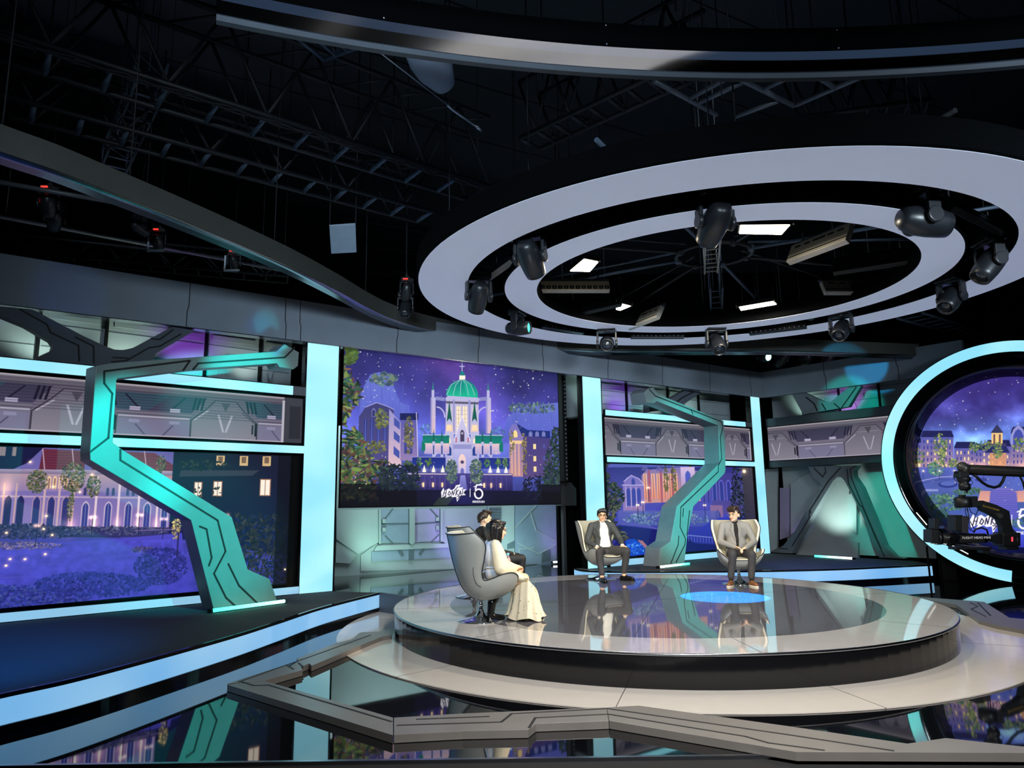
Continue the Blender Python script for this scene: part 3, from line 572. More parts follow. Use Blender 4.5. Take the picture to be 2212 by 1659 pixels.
def paint_city():
    p = Pic(560, 560, [(1962, 829), (2402, 793), (2464, 1189), (2000, 1181)], 11)
    n = p.noise(70, 4)
    p.vgrad([(0, (58, 44, 124)), (.2, (70, 62, 150)), (.36, (104, 136, 226)), (.5, (94, 108, 210)), (.8, (84, 110, 190)), (1, (60, 64, 190))])
    cl = np.clip(n * 1.9 - .75, 0, 1) * np.exp(-((p.Y / p.h - .3) / .14) ** 2); p.a += cl[..., None] * np.array((60, 84, 110)); p.a *= (.7 + .55 * n)[..., None]
    p.stars(1965, 800, 2420, 955, 60, (.8, 1.9)); p.stars(1965, 810, 2370, 1010, 60, (.6, 1.3))
    for (x0, x1, y0) in ((1972, 1992, 950), (1990, 2060, 938), (2062, 2110, 962), (2104, 2135, 966), (2130, 2184, 958), (2184, 2240, 930), (2240, 2310, 950), (2310, 2480, 940)):
        p.rect(x0, y0, x1, 1010, (82, 88, 178), 1, (176, 140, 160)); p.poly([(x0 - 1, y0 + 6), (x0 + 4, y0 - 8), (x1 - 4, y0 - 8), (x1 + 1, y0 + 6)], (34, 36, 90))
        for x in np.arange(x0 + 5, x1 - 3, 8):
            for y in np.arange(y0 + 12, 1004, 13): p.rect(x, y, x + 3, y + 7, (255, 220, 160) if p.rs.rand() < .4 else (60, 66, 150))
        p.glow((x0 + x1) / 2, 1004, 18, (90, 60, 30), .8, 10)
    p.arch(2200, 918, 960, 34, (150, 150, 215)); p.arch(2200, 926, 960, 22, (70, 80, 170))
    p.rect(2142, 934, 2166, 960, (240, 200, 140), 1, (255, 214, 130)); p.rect(2146, 938, 2150, 958, (110, 80, 90)); p.rect(2158, 938, 2162, 958, (110, 80, 90)); p.poly([(2140, 935), (2154, 916), (2168, 935)], (56, 58, 96)); p.line([(2154, 918), (2154, 902)], 1, (70, 76, 140)); p.rect(2136, 958, 2174, 964, (64, 60, 104)); p.poly([(2128, 978), (2136, 964), (2174, 964), (2182, 978)], (40, 44, 104)); p.rect(2138, 978, 2174, 1006, (230, 160, 110), .8)
    for (x, y, rx, ry, k) in ((2032, 962, 16, 26, 90), (2035, 985, 7, 18, 50), (2104, 965, 10, 12, 40), (2128, 962, 14, 10, 40), (2155, 972, 10, 18, 60), (2060, 1000, 10, 9, 40), (2205, 960, 18, 16, 70), (2024, 1010, 18, 18, 80), (1985, 985, 12, 20, 40), (2250, 980, 20, 20, 70), (2320, 985, 25, 20, 80)):
        p.crown(x, y, rx, ry, k, [(90, 124, 84), (130, 150, 84), (70, 100, 90), (150, 150, 90)], 2.8)
    p.rect(1950, 1008, 2480, 1060, (84, 100, 190), .55, (90, 104, 180)); p.crown(2020, 1012, 18, 14, 60, [(70, 130, 120), (90, 150, 120)], 2.6); p.line([(1962, 1044), (2030, 1030), (2100, 1028)], 2, (170, 170, 226)); p.line([(1962, 1050), (2030, 1036), (2100, 1034)], 1.2, (60, 66, 140))
    for x in (1995, 2030, 2062, 2100, 2125, 2190): p.line([(x, 1018), (x, 1034)], 1, (40, 44, 96)); p.ell(x, 1017, 2, 2, (255, 236, 200)); p.glow(x, 1017, 5, (100, 70, 40), .8)
    p.ell(2048, 1046, 22, 9, (50, 62, 140)); p.ell(2048, 1044, 17, 6, (90, 110, 190)); p.ell(2120, 1036, 14, 5, (60, 70, 150))
    for i in range(10): p.rect(1998 + i * 3, 1056, 1999.6 + i * 3, 1061, (200, 206, 250), .8)
    p.rect(1950, 1062, 2480, 1200, (76, 100, 150), .55, (56, 62, 190)); p.crown(2030, 1086, 60, 18, 320, [(80, 124, 100), (64, 104, 104), (100, 140, 110), (56, 84, 120)], 3.4); p.crown(2090, 1060, 30, 9, 110, [(64, 104, 96), (84, 124, 100)], 3); p.crown(2010, 1110, 40, 12, 160, [(60, 100, 110), (80, 120, 110)], 3.4)
    p.poly([(2118, 1060), (2230, 1060), (2236, 1084), (2112, 1084)], (214, 150, 150), 1, (230, 170, 150)); p.poly([(2134, 1130), (2140, 1062), (2150, 1054), (2184, 1054), (2196, 1064), (2202, 1130)], (120, 112, 200), 1, (96, 96, 200))
    for k in range(16): p.line([(2138 - k * .2, 1060 + k * 4.4), (2198 + k * .2, 1060 + k * 4.4)], 1.2, (60, 66, 160), .8)
    p.crown(2260, 1080, 40, 16, 160, [(80, 124, 100), (64, 104, 104)], 3.4); p.crown(2230, 1130, 50, 16, 160, [(70, 110, 100), (64, 104, 124)], 3.4); p.glow(2150, 1160, 80, (10, 10, 60), .8, 24)
    p.stars(1965, 960, 2370, 1110, 90, (.8, 1.8), (255, 240, 200))
    logo(p, 2134, 1124, 1.42)
    return p
# ---------------------------------------------------------------- materials of the set
M_BLACKFLOOR = mat('black_gloss_floor', (9, 10, 13), 0.03, ior=1.75, bump=0.012, bscale=1.3, coat=0.0, spec=0.85)
M_CARPET = mat('dark_carpet', (14, 15, 17), 0.95, var=0.3, scale=60)
M_BLACK = mat('matt_black', (10, 11, 14), 0.8, spec=0.12)
M_VOID = mat('black_drape', (6, 7, 9), 0.9, spec=0.03)
M_GLOSSBLK = mat('black_gloss', (9, 10, 12), 0.08, bump=0.02, bscale=2.0)
M_GREY = mat('set_grey', (112, 118, 126), 0.55, var=0.05, scale=3)
M_GREYD = mat('set_grey_dark', (76, 82, 92), 0.5, var=0.08, scale=3)
M_PANEL = mat('wall_panel_grey', (142, 150, 156), 0.5, var=0.05, scale=3)
M_GROOVE = mat('groove_black', (12, 14, 18), 0.6)
M_FASCIA = mat('header_grey', (118, 126, 138), 0.5, var=0.06, scale=2)
M_CYAN = mat('light_cyan', (90, 105, 110), 0.4, emit=(160, 236, 252), es=1.0, evar=.22)
M_CYANSOFT = mat('light_cyan_soft', (90, 105, 112), 0.4, emit=(146, 202, 234), es=0.92)
M_BLUEGLOW = mat('light_pale_blue', (90, 105, 120), 0.35, emit=(130, 190, 236), es=0.92, var=0.05, scale=1.0, evar=.25)
M_STEEL = mat('brushed_steel', (150, 155, 165), 0.22, 1.0, var=0.1, scale=3)
M_CHROME = mat('chrome', (225, 228, 232), 0.06, 1.0)
M_BLUECARPET = mat('blue_platform_top', (34, 38, 46), 0.85, var=0.25, scale=40)
M_WHITEFLOOR = mat('white_gloss_floor', (206, 200, 192), 0.10, var=0.02, bump=0.01, bscale=1.5, spec=0.5)

WL = Wall((-6.34, 9.09), (-3.44, 11.58)); WM = Wall((-3.4, 11.6), (6.69, 18.93)); WR = Wall((6.69, 18.93), (8.93, 16.26)); WB = Wall((-4.21, 17.42), (1.95, 20.72))

# ---------------------------------------------------------------- floor, outer walls, roof
def slab(name, pts, z0, z1, m, parent=None, bevel=0):
    b = MB(); b.prism([(p[0], p[1], z0) for p in pts], (0, 0, z1 - z0)); return b.build(name, m, parent, bevel)
struct(slab('floor', [(-16, 5.06), (18, 5.06), (18, 26), (-16, 26)], -0.12, 0, M_BLACKFLOOR))
o = slab('floor_carpet', [(-16, -6), (18, -6), (18, 5.06), (-16, 5.06)], -0.14, -0.02, M_CARPET); o.name = 'floor_front'; struct(o)
b = MB(); b.box((1, 5.05, -0.008), (34, 0.03, 0.022)); struct(b.build('trim_floor_edge', M_STEEL)).name = 'trim_1'
for nm, c, s in (('wall_back', (1, 26.1, 5), (34.4, 0.2, 10.4)), ('wall_left', (-16.1, 10, 5), (0.2, 32, 10.4)), ('wall_right', (18.1, 10, 5), (0.2, 32, 10.4)), ('wall_front', (1, -6.1, 5), (34.4, 0.2, 10.4))):
    b = MB(); b.box(c, s); struct(b.build(nm, M_VOID))
M_ROOF = mat('roof_sheet', (34, 40, 50), 0.7, var=0.2, scale=1)
b = MB(); b.box((1, 10, 10.3), (34.4, 32.4, 0.2))
for i in range(-7, 20):                                            # standing seams of the roof sheets run away from the left
    p = Vector((-16, -2 + i * 2.3, 10.17)); q = p + Vector((34, 19.0, 0)); d = (q - p).normalized()
    b.box((p + q) / 2 + Vector((0, 0, .015)), ((q - p).length, 0.06, 0.03), 0, None, [d, Vector((-d.y, d.x, 0)), Vector((0, 0, 1))])
struct(b.build('ceiling', M_ROOF))

# ---------------------------------------------------------------- centre stage: white floor ring and round podium
DC = Vector((1.95, 10.2, 0)); DR = 3.57
def disc_mesh(b, c, r, z0, z1, seg=128, mt=0, ms=0):
    P = [(c.x + r * math.cos(2 * PI * i / seg), c.y + r * math.sin(2 * PI * i / seg), z0) for i in range(seg)]
    b.prism(P, (0, 0, z1 - z0), mt, ms)
def annulus(b, c, r0, r1, z0, z1, seg=128, mi=0, a0=0, a1=2 * PI):
    full = abs(a1 - a0 - 2 * PI) < 1e-6; n = seg if full else seg + 1
    A = [a0 + (a1 - a0) * i / seg for i in range(n)]
    rows = [[(c.x + r * math.cos(a), c.y + r * math.sin(a), z) for a in A] for r, z in ((r0, z0), (r1, z0), (r1, z1), (r0, z1), (r0, z0))]
    b.grid(rows, mi, False, full)
    if not full:
        for k in (0, -1): b.add([rows[j][k] for j in range(4)], [(0, 1, 2, 3)], mi)
b = MB(); annulus(b, Vector((2.0, 10.3, 0)), 3.4, 4.36, 0.002, 0.012)
for a in (-1.85, -1.35, -0.5, 0.6, 1.8, 3.0, 3.9):
    d = Vector((math.cos(a), math.sin(a), 0)); b.box(Vector((2.0, 10.3, 0.0121)) + d * 3.95, (0.85, 0.006, 0.0012), 1, None, [d, Vector((-d.y, d.x, 0)), Vector((0, 0, 1))])
tag(b.build('floor_ring', [M_WHITEFLOOR, M_GROOVE]), 'wide glossy white ring inlaid in the black floor around the round podium', 'floor ring')
t = thing('podium', 'round glossy podium with black sides carrying the four armchairs', 'stage', DC)
M_POD = mat('podium_top_grey', (98, 98, 106), 0.035, var=0.05, scale=1.2, bump=0.016, bscale=1.4, ior=1.6, spec=0.6)
M_PODRIM = mat('podium_rim_white', (186, 184, 184), 0.04, var=0.03, bump=0.016, bscale=1.4, ior=1.55)
M_PODSIDE = mat('podium_side_black', (16, 17, 20), 0.1, bump=0.03, bscale=1.2)
b = MB(); annulus(b, DC, DR - 0.12, DR, 0.0, 0.302); b.build('side_skirt', M_PODSIDE, t)
b = MB(); annulus(b, DC, 2.84, DR + 0.012, 0.30, 0.32)
for a in (-2.3, -1.5, -0.75, 0.1, 0.9, 1.7, 2.5, 3.3):
    d = Vector((math.cos(a), math.sin(a), 0)); b.box(DC + Vector((0, 0, 0.3201)) + d * 3.2, (0.72, 0.006, 0.0012), 1, None, [d, Vector((-d.y, d.x, 0)), Vector((0, 0, 1))])
b.build('rim_plate', [M_PODRIM, M_GROOVE], t)['label'] = 'pale grey outer band of the podium top'
b = MB(); disc_mesh(b, DC, 2.84, 0.28, 0.32)
for a in (0.35, 1.3): 
    d = Vector((math.cos(a), math.sin(a), 0)); b.box(DC + Vector((0, 0, 0.3201)), (5.6, 0.006, 0.0012), 1, None, [d, Vector((-d.y, d.x, 0)), Vector((0, 0, 1))])
b.build('top_plate', [M_POD, M_GROOVE], t)['label'] = 'dark grey mirror-gloss middle of the podium top'
b = MB(); rows = []
for k in range(9):
    a = k / 8 * PI; rows.append([(DC.x + (DR + 0.004 + 0.012 * math.sin(a)) * math.cos(2 * PI * i / 128), DC.y + (DR + 0.004 + 0.012 * math.sin(a)) * math.sin(2 * PI * i / 128), 0.31 + 0.014 * math.cos(a)) for i in range(128)])
b.grid(rows, 0, True, True); b.build('edge_trim', M_STEEL, t)

# ---------------------------------------------------------------- side platforms with light-box faces
def ribbon_pts(P, n=8):
    """smooth curve through plan points"""
    P = [Vector(p) for p in P]; out = []
    for i in range(len(P) - 1):
        p0 = P[max(i - 1, 0)]; p1 = P[i]; p2 = P[i + 1]; p3 = P[min(i + 2, len(P) - 1)]
        for k in range(n):
            t = k / n; out.append(0.5 * ((2 * p1) + (p2 - p0) * t + (2 * p0 - 5 * p1 + 4 * p2 - p3) * t * t + (3 * p1 - p0 - 3 * p2 + p3) * t ** 3))
    out.append(P[-1]); return out
def band(b, pts, z0, z1, th, mi=0):
    """upright curved strip of thickness th (to the left of the travel direction)"""
    n = len(pts); F = []; N = []
    for i in range(n):
        d = (pts[min(i + 1, n - 1)] - pts[max(i - 1, 0)]); d = Vector((d.x, d.y)).normalized(); N.append(Vector((-d.y, d.x)))
    row = lambda off, z: [(pts[i].x + N[i].x * off, pts[i].y + N[i].y * off, z) for i in range(n)]
    rows = [row(0, z0), row(0, z1), row(th, z1), row(th, z0), row(0, z0)]
    b.grid(rows, mi, False)
    for k in (0, -1): b.add([rows[j][k] for j in range(4)], [(0, 1, 2, 3)], mi)
def platform(name, label, front, back, end_panel=None):
    t = thing(name, label, 'platform', (front[len(front) // 2][0], front[len(front) // 2][1], 0))
    f = ribbon_pts([Vector((p[0], p[1], 0)) for p in front])
    b = MB(); P = [(p.x, p.y) for p in f] + back
    b.prism([(x, y, 0.27) for x, y in P], (0, 0, 0.03)); b.build('deck', M_BLUECARPET, t)['label'] = 'dark carpeted deck'
    b = MB(); band(b, f, 0.075, 0.268, 0.05); b.build('light_panel', M_BLUEGLOW, t)['label'] = 'pale blue glowing front panel'
    b = MB(); band(b, f, 0.0, 0.07, 0.05); band(b, [p + Vector((0, 0, 0)) for p in f], 0.268, 0.302, 0.03); b.build('black_edging', M_GLOSSBLK, t)
    if end_panel: 
        b = MB(); b.prism([(x, y, 0) for x, y in end_panel], (0, 0, 0.3)); b.build('end_panel', M_GREYD, t)
    return t
front = [(-4.5, 4.3), (-4.15, 5.06), (-3.88, 5.65), (-3.63, 6.1), (-3.4, 6.75), (-3.05, 7.95), (-2.85, 8.9), (-2.62, 10.1), (-2.14, 11.6)]
platform('left_platform', 'curved platform with glowing pale blue front below the left town screen', front, [(-2.95, 11.85), (-6.9, 8.6), (-8.5, 7.2), (-8.5, 4.3)], [(-2.14, 11.6), (-1.62, 11.08), (-1.6, 11.12), (-2.12, 11.66)])
front = [(1.25, 15.35), (1.48, 14.78), (2.4, 14.45), (3.55, 14.35), (4.91, 14.3), (6.24, 14.42), (7.27, 14.68), (8.62, 15.1)]
platform('right_platform', 'curved platform with glowing pale blue front beneath the river screen and the A-frame wall', front, [(8.75, 16.0), (6.66, 18.75), (1.6, 15.2)])

# ---------------------------------------------------------------- left wall
def wbox(b, W, u0, u1, v0, v1, o0, o1, mi=0):
    c = W.w((u0 + u1) / 2, (v0 + v1) / 2, (o0 + o1) / 2); b.box(c, (abs(u1 - u0), abs(o1 - o0), abs(v1 - v0)), mi, None, [W.u, W.n, Vector((0, 0, 1))])
def wpoly(b, W, pts, o0, o1, mi=0, ms=None): b.prism([W.w(u, v, o0) for u, v in pts], W.n * (o1 - o0), mi, ms)
def wline(b, W, pts, wd, o0, o1, mi=0):
    for (a, c) in zip(pts[:-1], pts[1:]):
        a = Vector(a); c = Vector(c); d = c - a; L = d.length; d = d / max(L, 1e-6); q = Vector((-d.y, d.x)) * wd / 2; e = d * wd * .3
        wpoly(b, W, [a - e - q, c + e - q, c + e + q, a - e + q], o0, o1, mi)
def pu(W, x, y=900): return W.px(x, y)[0]
def light_band(W, u0, u1, v0, v1, label, end=None):
    t = thing('light_band', label, 'light band', W.w((u0 + u1) / 2, v0, 0.06))
    b = MB(); wbox(b, W, u0, u1, v0, v1, 0.0, 0.075); b.build('housing', M_BLACK, t)
    b = MB(); wbox(b, W, u0, u1 if end is None else end, v0 + 0.015, v1 - 0.015, 0.076, 0.09); b.build('diffuser', M_CYAN, t)
    if end is not None:
        b = MB(); wbox(b, W, end, u1, v0 + 0.015, v1 - 0.015, 0.076, 0.088); b.build('end_cap', M_GREYD, t)
    return t
uL0 = -1.6; uLe = WL.px(652, 970)[0]; 
# solid wall behind everything on the left
b = MB(); wbox(b, WL, uL0, uLe + .12, 0.3, 3.58, -0.15, -0.02); o = b.build('wall_left_set', M_BLACK); o.name = 'wall_left_set'; struct(o)
def led(name, label, W, pic, u0, u1, v0, v1, off=0.02, strength=1.0, frame=0.03, group=None, cat='screen'):
    t = thing(name, label, cat, W.w((u0 + u1) / 2, v0 - frame, off), 0, group)
    b = MB(); wbox(b, W, u0 - frame, u1 + frame, v0 - frame, v1 + frame, off - 0.03, off - 0.004); b.build('cabinet', M_BLACK, t)
    o = pic.screen('picture', W, u0, u1, v0, v1, off, t, name + '_light', strength)
    return t, o
zt = 0.5 * (WL.px(0, 968)[1] + WL.px(620, 979)[1]); zb = 0.5 * (WL.px(0, 1313)[1] + WL.px(600, 1263)[1])
pt = paint_town()
led('town_screen', 'wide LED screen of a moonlit arcaded town behind the left zigzag pylon', WL, pt, WL.px(-60, 968)[0], WL.px(628, 970)[0], zb, zt - .01)
def bandz(W, a, c): return 0.5 * (W.px(*a)[1] + W.px(*c)[1])
z1a = bandz(WL, (0, 966), (640, 979)); z1b = bandz(WL, (0, 940), (640, 957))
z2a = bandz(WL, (0, 806), (600, 849)); z2b = bandz(WL, (0, 772), (600, 830))
light_band(WL, uL0, uLe, z1a + .01, z1b, 'cyan-white light band just above the left town screen')
light_band(WL, uL0, uLe, z2a, z2b, 'cyan-white light band crossing behind the top of the left pylon', WL.px(628, 850)[0])
p = Pic(680, 165, [(0, 0), (680, 0), (680, 165), (0, 165)], 2); tech_panel(p, 0, 0, 680, 165, 250, 398, .35, .96)
for y in range(12, 100, 9): p.rect(0, y, 640, y + 3.5, (40, 30, 56), .30)
p.rect(640, 0, 680, 165, (58, 60, 70)); p.rect(652, 30, 676, 150, (40, 42, 50)); p.rect(636, 12, 641, 165, (180, 176, 186))
led('bulkhead_screen', 'LED panel of grey bulkhead graphics between the two left light bands', WL, p, uL0 + .05, uLe - .02, z1b + .035, z2a - .03)
t = thing('base_light', 'pale blue light strip at the foot of the left town screen', 'light band', WL.w(1.0, 0.3, 0.05))
b = MB(); wbox(b, WL, uL0, pu(WL, 646, 1280), 0.3, zb - .04, 0.0, 0.05); b.build('housing', M_BLACK, t)
b = MB(); wbox(b, WL, uL0, pu(WL, 642, 1280), 0.31, zb - .055, 0.051, 0.06); b.build('diffuser', M_CYANSOFT, t)

# recess above the left bands: back wall and V-shaped beams
ZF0, ZF1 = 4.36, 5.05
def back_panels(name, W, u0, u1, v0, v1, off, label, seams, seed):
    t = thing(name, label, 'wall panel', W.w((u0 + u1) / 2, v0, off))
    b = MB(); wbox(b, W, u0, u1, v0, v1, off - 0.06, off); b.build('board', M_PANEL, t)
    r = random.Random(seed); b = MB()
    for s_ in seams: wbox(b, W, s_ - .02, s_ + .02, v0, v1, off, off + .06, 0)
    H = v1 - v0
    for i in range(len(seams)):
        a = seams[i]; c = seams[i + 1] if i + 1 < len(seams) else u1
        for k in (.3, .55, .8): wbox(b, W, a + .04, c - .04, v0 + H * k, v0 + H * k + .012, off, off + .008, 1)
        m_ = (a + c) / 2; wbox(b, W, m_ - .12, m_ + .12, v0 + H * .32, v0 + H * .45, off, off + .02, 2); wbox(b, W, a + .1, c - .1, v0 + H * .62, v0 + H * .68, off, off + .025, 2)
        wpoly(b, W, [(a + .15, v0), (m_, v0), (m_ - .15, v0 + H * .3), (a + .25, v0 + H * .3)], off, off + .02, 2)
    b.build('relief', [M_BLACK, M_GREYD, M_PANEL], t); return t
back_panels('backing_wall', WL, -2.4, uLe + .15, 3.58, 4.9, -0.9, 'pale lit backing wall seen behind the left V-shaped beam', [-1.2, 0.2, 1.05, 2.5, 3.4], 1)
b = MB(); wbox(b, WL, uL0, uLe + .1, 3.54, 3.58, -0.9, 0.0); struct(b.build('trim_2', M_BLACK))
cL = lambda x, y: WL.px(x / 3.072, 520 + y / 3.072, -0.12)
t = thing('v_beam', 'grey V-shaped relief beam with black grooves above the left light band', 'beam', WL.w(0.8, 3.58, -0.2))
b = MB(); P = [cL(*q) for q in ((-60, 430), (215, 455), (560, 635), (700, 700), (760, 722), (815, 726), (880, 712), (1140, 572), (1295, 595), (1040, 745), (1005, 800), (980, 900), (240, 900), (240, 775), (340, 730), (350, 690), (330, 660), (160, 560), (-60, 470))]
wpoly(b, WL, P, -0.32, -0.12, 0, 1)
for L in (((130, 455), (310, 555), (335, 610), (520, 695), (525, 800)), ((500, 640), (620, 700), (622, 810)), ((740, 805), (840, 795), (990, 710), (1060, 700), (1200, 620)), ((1000, 650), (1060, 655), (1150, 590)), ((750, 775), (850, 780))):
    wline(b, WL, [cL(*q) for q in L], .022, -0.122, -0.116, 2)
b.build('beam_plate', [M_GREYD, M_GREY, M_GROOVE], t)
spot('backing_glow', tuple(WL.w(0.3, 3.62, -0.45)), tuple(WL.w(0.15, 4.5, -0.9)), 34, (225, 255, 235), 100, .8, .05)
spot('backing_glow', tuple(WL.w(1.4, 3.62, -0.45)), tuple(WL.w(1.3, 4.5, -0.9)), 38, (228, 255, 228), 90, .8, .05)
spot('backing_glow', tuple(WL.w(2.25, 3.62, -0.4)), tuple(WL.w(2.25, 4.5, -0.9)), 40, (190, 90, 255), 90, .8, .05)
spot('backing_glow', tuple(WL.w(3.1, 3.62, -0.45)), tuple(WL.w(3.2, 4.5, -0.9)), 28, (215, 235, 215), 90, .8, .05)
spot('backing_glow', tuple(WL.w(-0.9, 3.62, -0.45)), tuple(WL.w(-0.9, 4.5, -0.9)), 26, (205, 180, 255), 100, .8, .05)

# ---------------------------------------------------------------- the header fascia
t = thing('header_fascia', 'long grey header fascia running above all the screens, with thin black joints', 'header', WM.w(3, ZF0, 0.1))
uA = -6.4; uB = WM.len
b = MB(); wbox(b, WM, uA, uB, ZF0, ZF1, -0.12, 0.06); wbox(b, WR, -0.02, 4.9, ZF0, ZF1, -0.12, 0.02)
for x, y in ((403, 690), (618, 700), (650, 700), (857, 740), (1033, 765), (1174, 790), (1313, 800), (1431, 815), (1533, 825), (1622, 835)):
    u = WM.px(x, y, .06)[0]; j = .02 * (1 if int(x) % 2 else -1)
    wline(b, WM, [(u, ZF0), (u, ZF0 + .25), (u + j, ZF0 + .32), (u + j, ZF1)], .012, 0.06, 0.064, 1)
for x, y in ((1783, 800), (1940, 790)):
    u = WR.px(x, y)[0]; wline(b, WR, [(u, ZF0), (u, ZF0 + .3), (u - .03, ZF0 + .4), (u - .03, ZF1)], .014, 0.02, 0.024, 1)
b.build('fascia_board', [M_FASCIA, M_GROOVE], t)
b = MB(); wbox(b, WM, uA, uB, ZF0 - .012, ZF0, -0.12, 0.066); b.build('bottom_edge', M_STEEL, t)
for (x, y, c, pw, sz) in ((575, 700, (30, 230, 235), 70, 15), (150, 640, (20, 90, 190), 22, 34), (560, 710, (40, 120, 255), 30, 16)):
    P_ = WM.w(*WM.px(x, y, .06), .06); spot('fascia_beam', tuple(P_ + WM.n * 1.6 + Vector((0, 0, -.9))), tuple(P_), pw, c, sz, .7, .04)
P_ = WR.w(*WR.px(1872, 790), .02); spot('fascia_beam', (5.2, 13.2, 4.7), tuple(P_), 900, (40, 190, 255), 13, .35, .04)

# ---------------------------------------------------------------- glowing columns
def column(name, W, x0, x1, ytop, ybot, off, label, z0, z1):
    u0 = W.px(x0, (ytop + ybot) / 2, off)[0]; u1 = W.px(x1, (ytop + ybot) / 2, off)[0]
    t = thing(name, label, 'light column', W.w((u0 + u1) / 2, z0, off - .1))
    b = MB(); wbox(b, W, u0 - .035, u1 + .035, z0, z1, off - .16, off - .012); b.build('housing', M_GLOSSBLK, t)
    b = MB(); wbox(b, W, u0, u1, z0 + .005, z1, off - .012, off); b.build('diffuser', M_CYAN, t); return t
column('light_column', WM, 656, 725, 745, 1283, 0.05, 'broad cyan-white light column between the left town screen and the domed-hall screen', 0.3, ZF0 - .015)
column('light_column', WM, 1265, 1304, 818, 1226, 0.05, 'cyan-white light column behind the armchair of the man in an open white shirt', 0.3, ZF0 - .015)
column('light_column', WM, 1633.5, 1652, 860, 1196, 0.10, 'slim cyan-white light column in the far corner behind the man in the turtleneck', 0.3, ZF0 - .015)

# ---------------------------------------------------------------- domed-hall screen, its black surround and the line array beside it
off = -0.35
ph = paint_hall(); u0 = WM.px(739, 930, off)[0]; u1 = WM.px(1207, 930, off)[0]; zb = .5 * (WM.px(735, 1100, off)[1] + WM.px(1207, 1088, off)[1])
ztop = .5 * (WM.px(743, 742, off)[1] + WM.px(1207, 801, off)[1])
led('hall_screen', 'large LED screen of a floodlit green-domed hall at night, centre of the set', WM, ph, u0, u1, zb + .02, ztop, off, 1.0, .02)
b = MB(); ua = WM.px(1203, 930, -1.6)[0]; ub = WM.px(1270, 930, -1.6)[0]
wbox(b, WM, ua, ub + 1.6, 0.0, ZF1, -1.7, -1.6)
tag(b.build('black_drape', M_VOID), 'black drape in the gap right of the domed-hall screen', 'drape')
t = thing('line_array', 'slim black column loudspeaker hanging right of the domed-hall screen', 'loudspeaker', WM.w(WM.px(1222, 930, -.6)[0], 1.9, -.6))
c0 = WM.px(1213, 815, -.6); c1 = WM.px(1228, 1040, -.6)
b = MB(); wbox(b, WM, c0[0], c1[0], c1[1], c0[1] + .35, -.8, -.6); b.build('cabinet', M_BLACK, t, .01)
for k in range(int((c0[1] + .3 - c1[1]) / .09)): b = MB(); b.ball(WM.w((c0[0] + c1[0]) / 2 + .02, c1[1] + .06 + k * .09, -.6), .022, 0, 8, 6); b.build('driver_cone', mat('driver_grey', (70, 74, 82), .5), t)
b = MB(); b.cyl(WM.w((c0[0] + c1[0]) / 2, c0[1] + .3, -.7), WM.w((c0[0] + c1[0]) / 2, 10.19, -.7), .012); b.build('hanger', M_BLACK, t)
q0 = WM.px(1211, 1042, -1.0); q1 = WM.px(1246, 1092, -1.0)
b = MB(); wpoly(b, WM, [(q0[0], q1[1]), (q1[0], q1[1]), (q1[0], q0[1] - .15), (q1[0] - .15, q0[1]), (q0[0], q0[1])], -1.2, -1.0); wbox(b, WM, q0[0] + .1, q0[0] + .18, 0, q1[1], -1.14, -1.06); wbox(b, WM, q0[0] - .1, q0[0] + .4, 0, .02, -1.3, -.9)
tag(b.build('speaker_box', mat('speaker_grey', (44, 46, 50), .6)), 'dark chamfered cabinet on a post below the column loudspeaker', 'loudspeaker')

# ---------------------------------------------------------------- relief wall under the domed-hall screen
t = thing('relief_wall', 'pale green-lit bulkhead relief wall below the domed-hall screen', 'wall panel', WB.w(3.5, 0, 0))
b = MB(); wbox(b, WB, -1.2, 7.1, 0, 3.6, -.12, 0); b.build('wall_board', mat('relief_board', (128, 140, 142), .5, var=.05, scale=2), t)
cB = lambda x, y: WB.px(700 + x / 3.814, 1060 + y / 3.814)
M_REL = mat('relief_plate', (134, 142, 146), .5, var=.05, scale=2); M_REL2 = mat('relief_recess', (70, 82, 90), .55); M_PURP = mat('relief_mauve', (136, 128, 160), .5)
b = MB()
def rp(pts, o, mi, th=.05): wpoly(b, WB, [cB(*q) for q in pts], o, o + th, mi, 1)
rp([(95, 160), (440, 155), (440, 425), (270, 520), (95, 400)], 0, 0, .08); rp([(95, 410), (260, 525), (210, 600), (90, 590)], 0, 0, .06)
rp([(300, 530), (420, 440), (960, 425), (1260, 580), (1260, 640), (300, 660)], 0, 0, .03)
rp([(460, 155), (690, 150), (690, 430), (460, 425)], 0, 2, .04); rp([(735, 150), (945, 148), (945, 410), (735, 425)], 0, 3, .04)
rp([(690, 150), (735, 150), (735, 425), (710, 445), (690, 430)], 0, 0, .12); rp([(440, 155), (458, 155), (458, 430), (440, 440)], 0, 0, .12); rp([(945, 148), (965, 148), (965, 420), (945, 415)], 0, 0, .12)
rp([(970, 148), (1300, 140), (1300, 620), (1130, 520), (970, 420)], 0, 0, .08)
rp([(385, 500), (1150, 460), (1220, 540), (385, 580)], .03, 2, .03); rp([(430, 450), (1120, 430), (1150, 460), (400, 495)], .03, 0, .06)
for L, mi in ((((500, 225), (560, 150)), 1), (((500, 370), (560, 430)), 1), (((870, 150), (940, 225)), 1), (((880, 420), (940, 360)), 1), (((460, 275), (690, 268)), 1), (((735, 270), (945, 258)), 1)):
    wline(b, WB, [cB(*q) for q in L], .03, .04, .05, mi)
for q in ((485, 250), (485, 320), (925, 235), (925, 305)): x, y = q; rp([(x - 14, y - 16), (x + 14, y - 18), (x + 14, y + 14), (x - 14, y + 16)], .04, 0, .05)
for (x, y) in ((625, 510), (795, 500)): rp([(x - 28, y - 18), (x + 4, y - 20), (x + 26, y + 16), (x + 10, y + 28)] if x < 700 else [(x - 24, y + 14), (x + 8, y - 28), (x + 28, y - 26), (x - 8, y + 28)], .06, 1, .02)
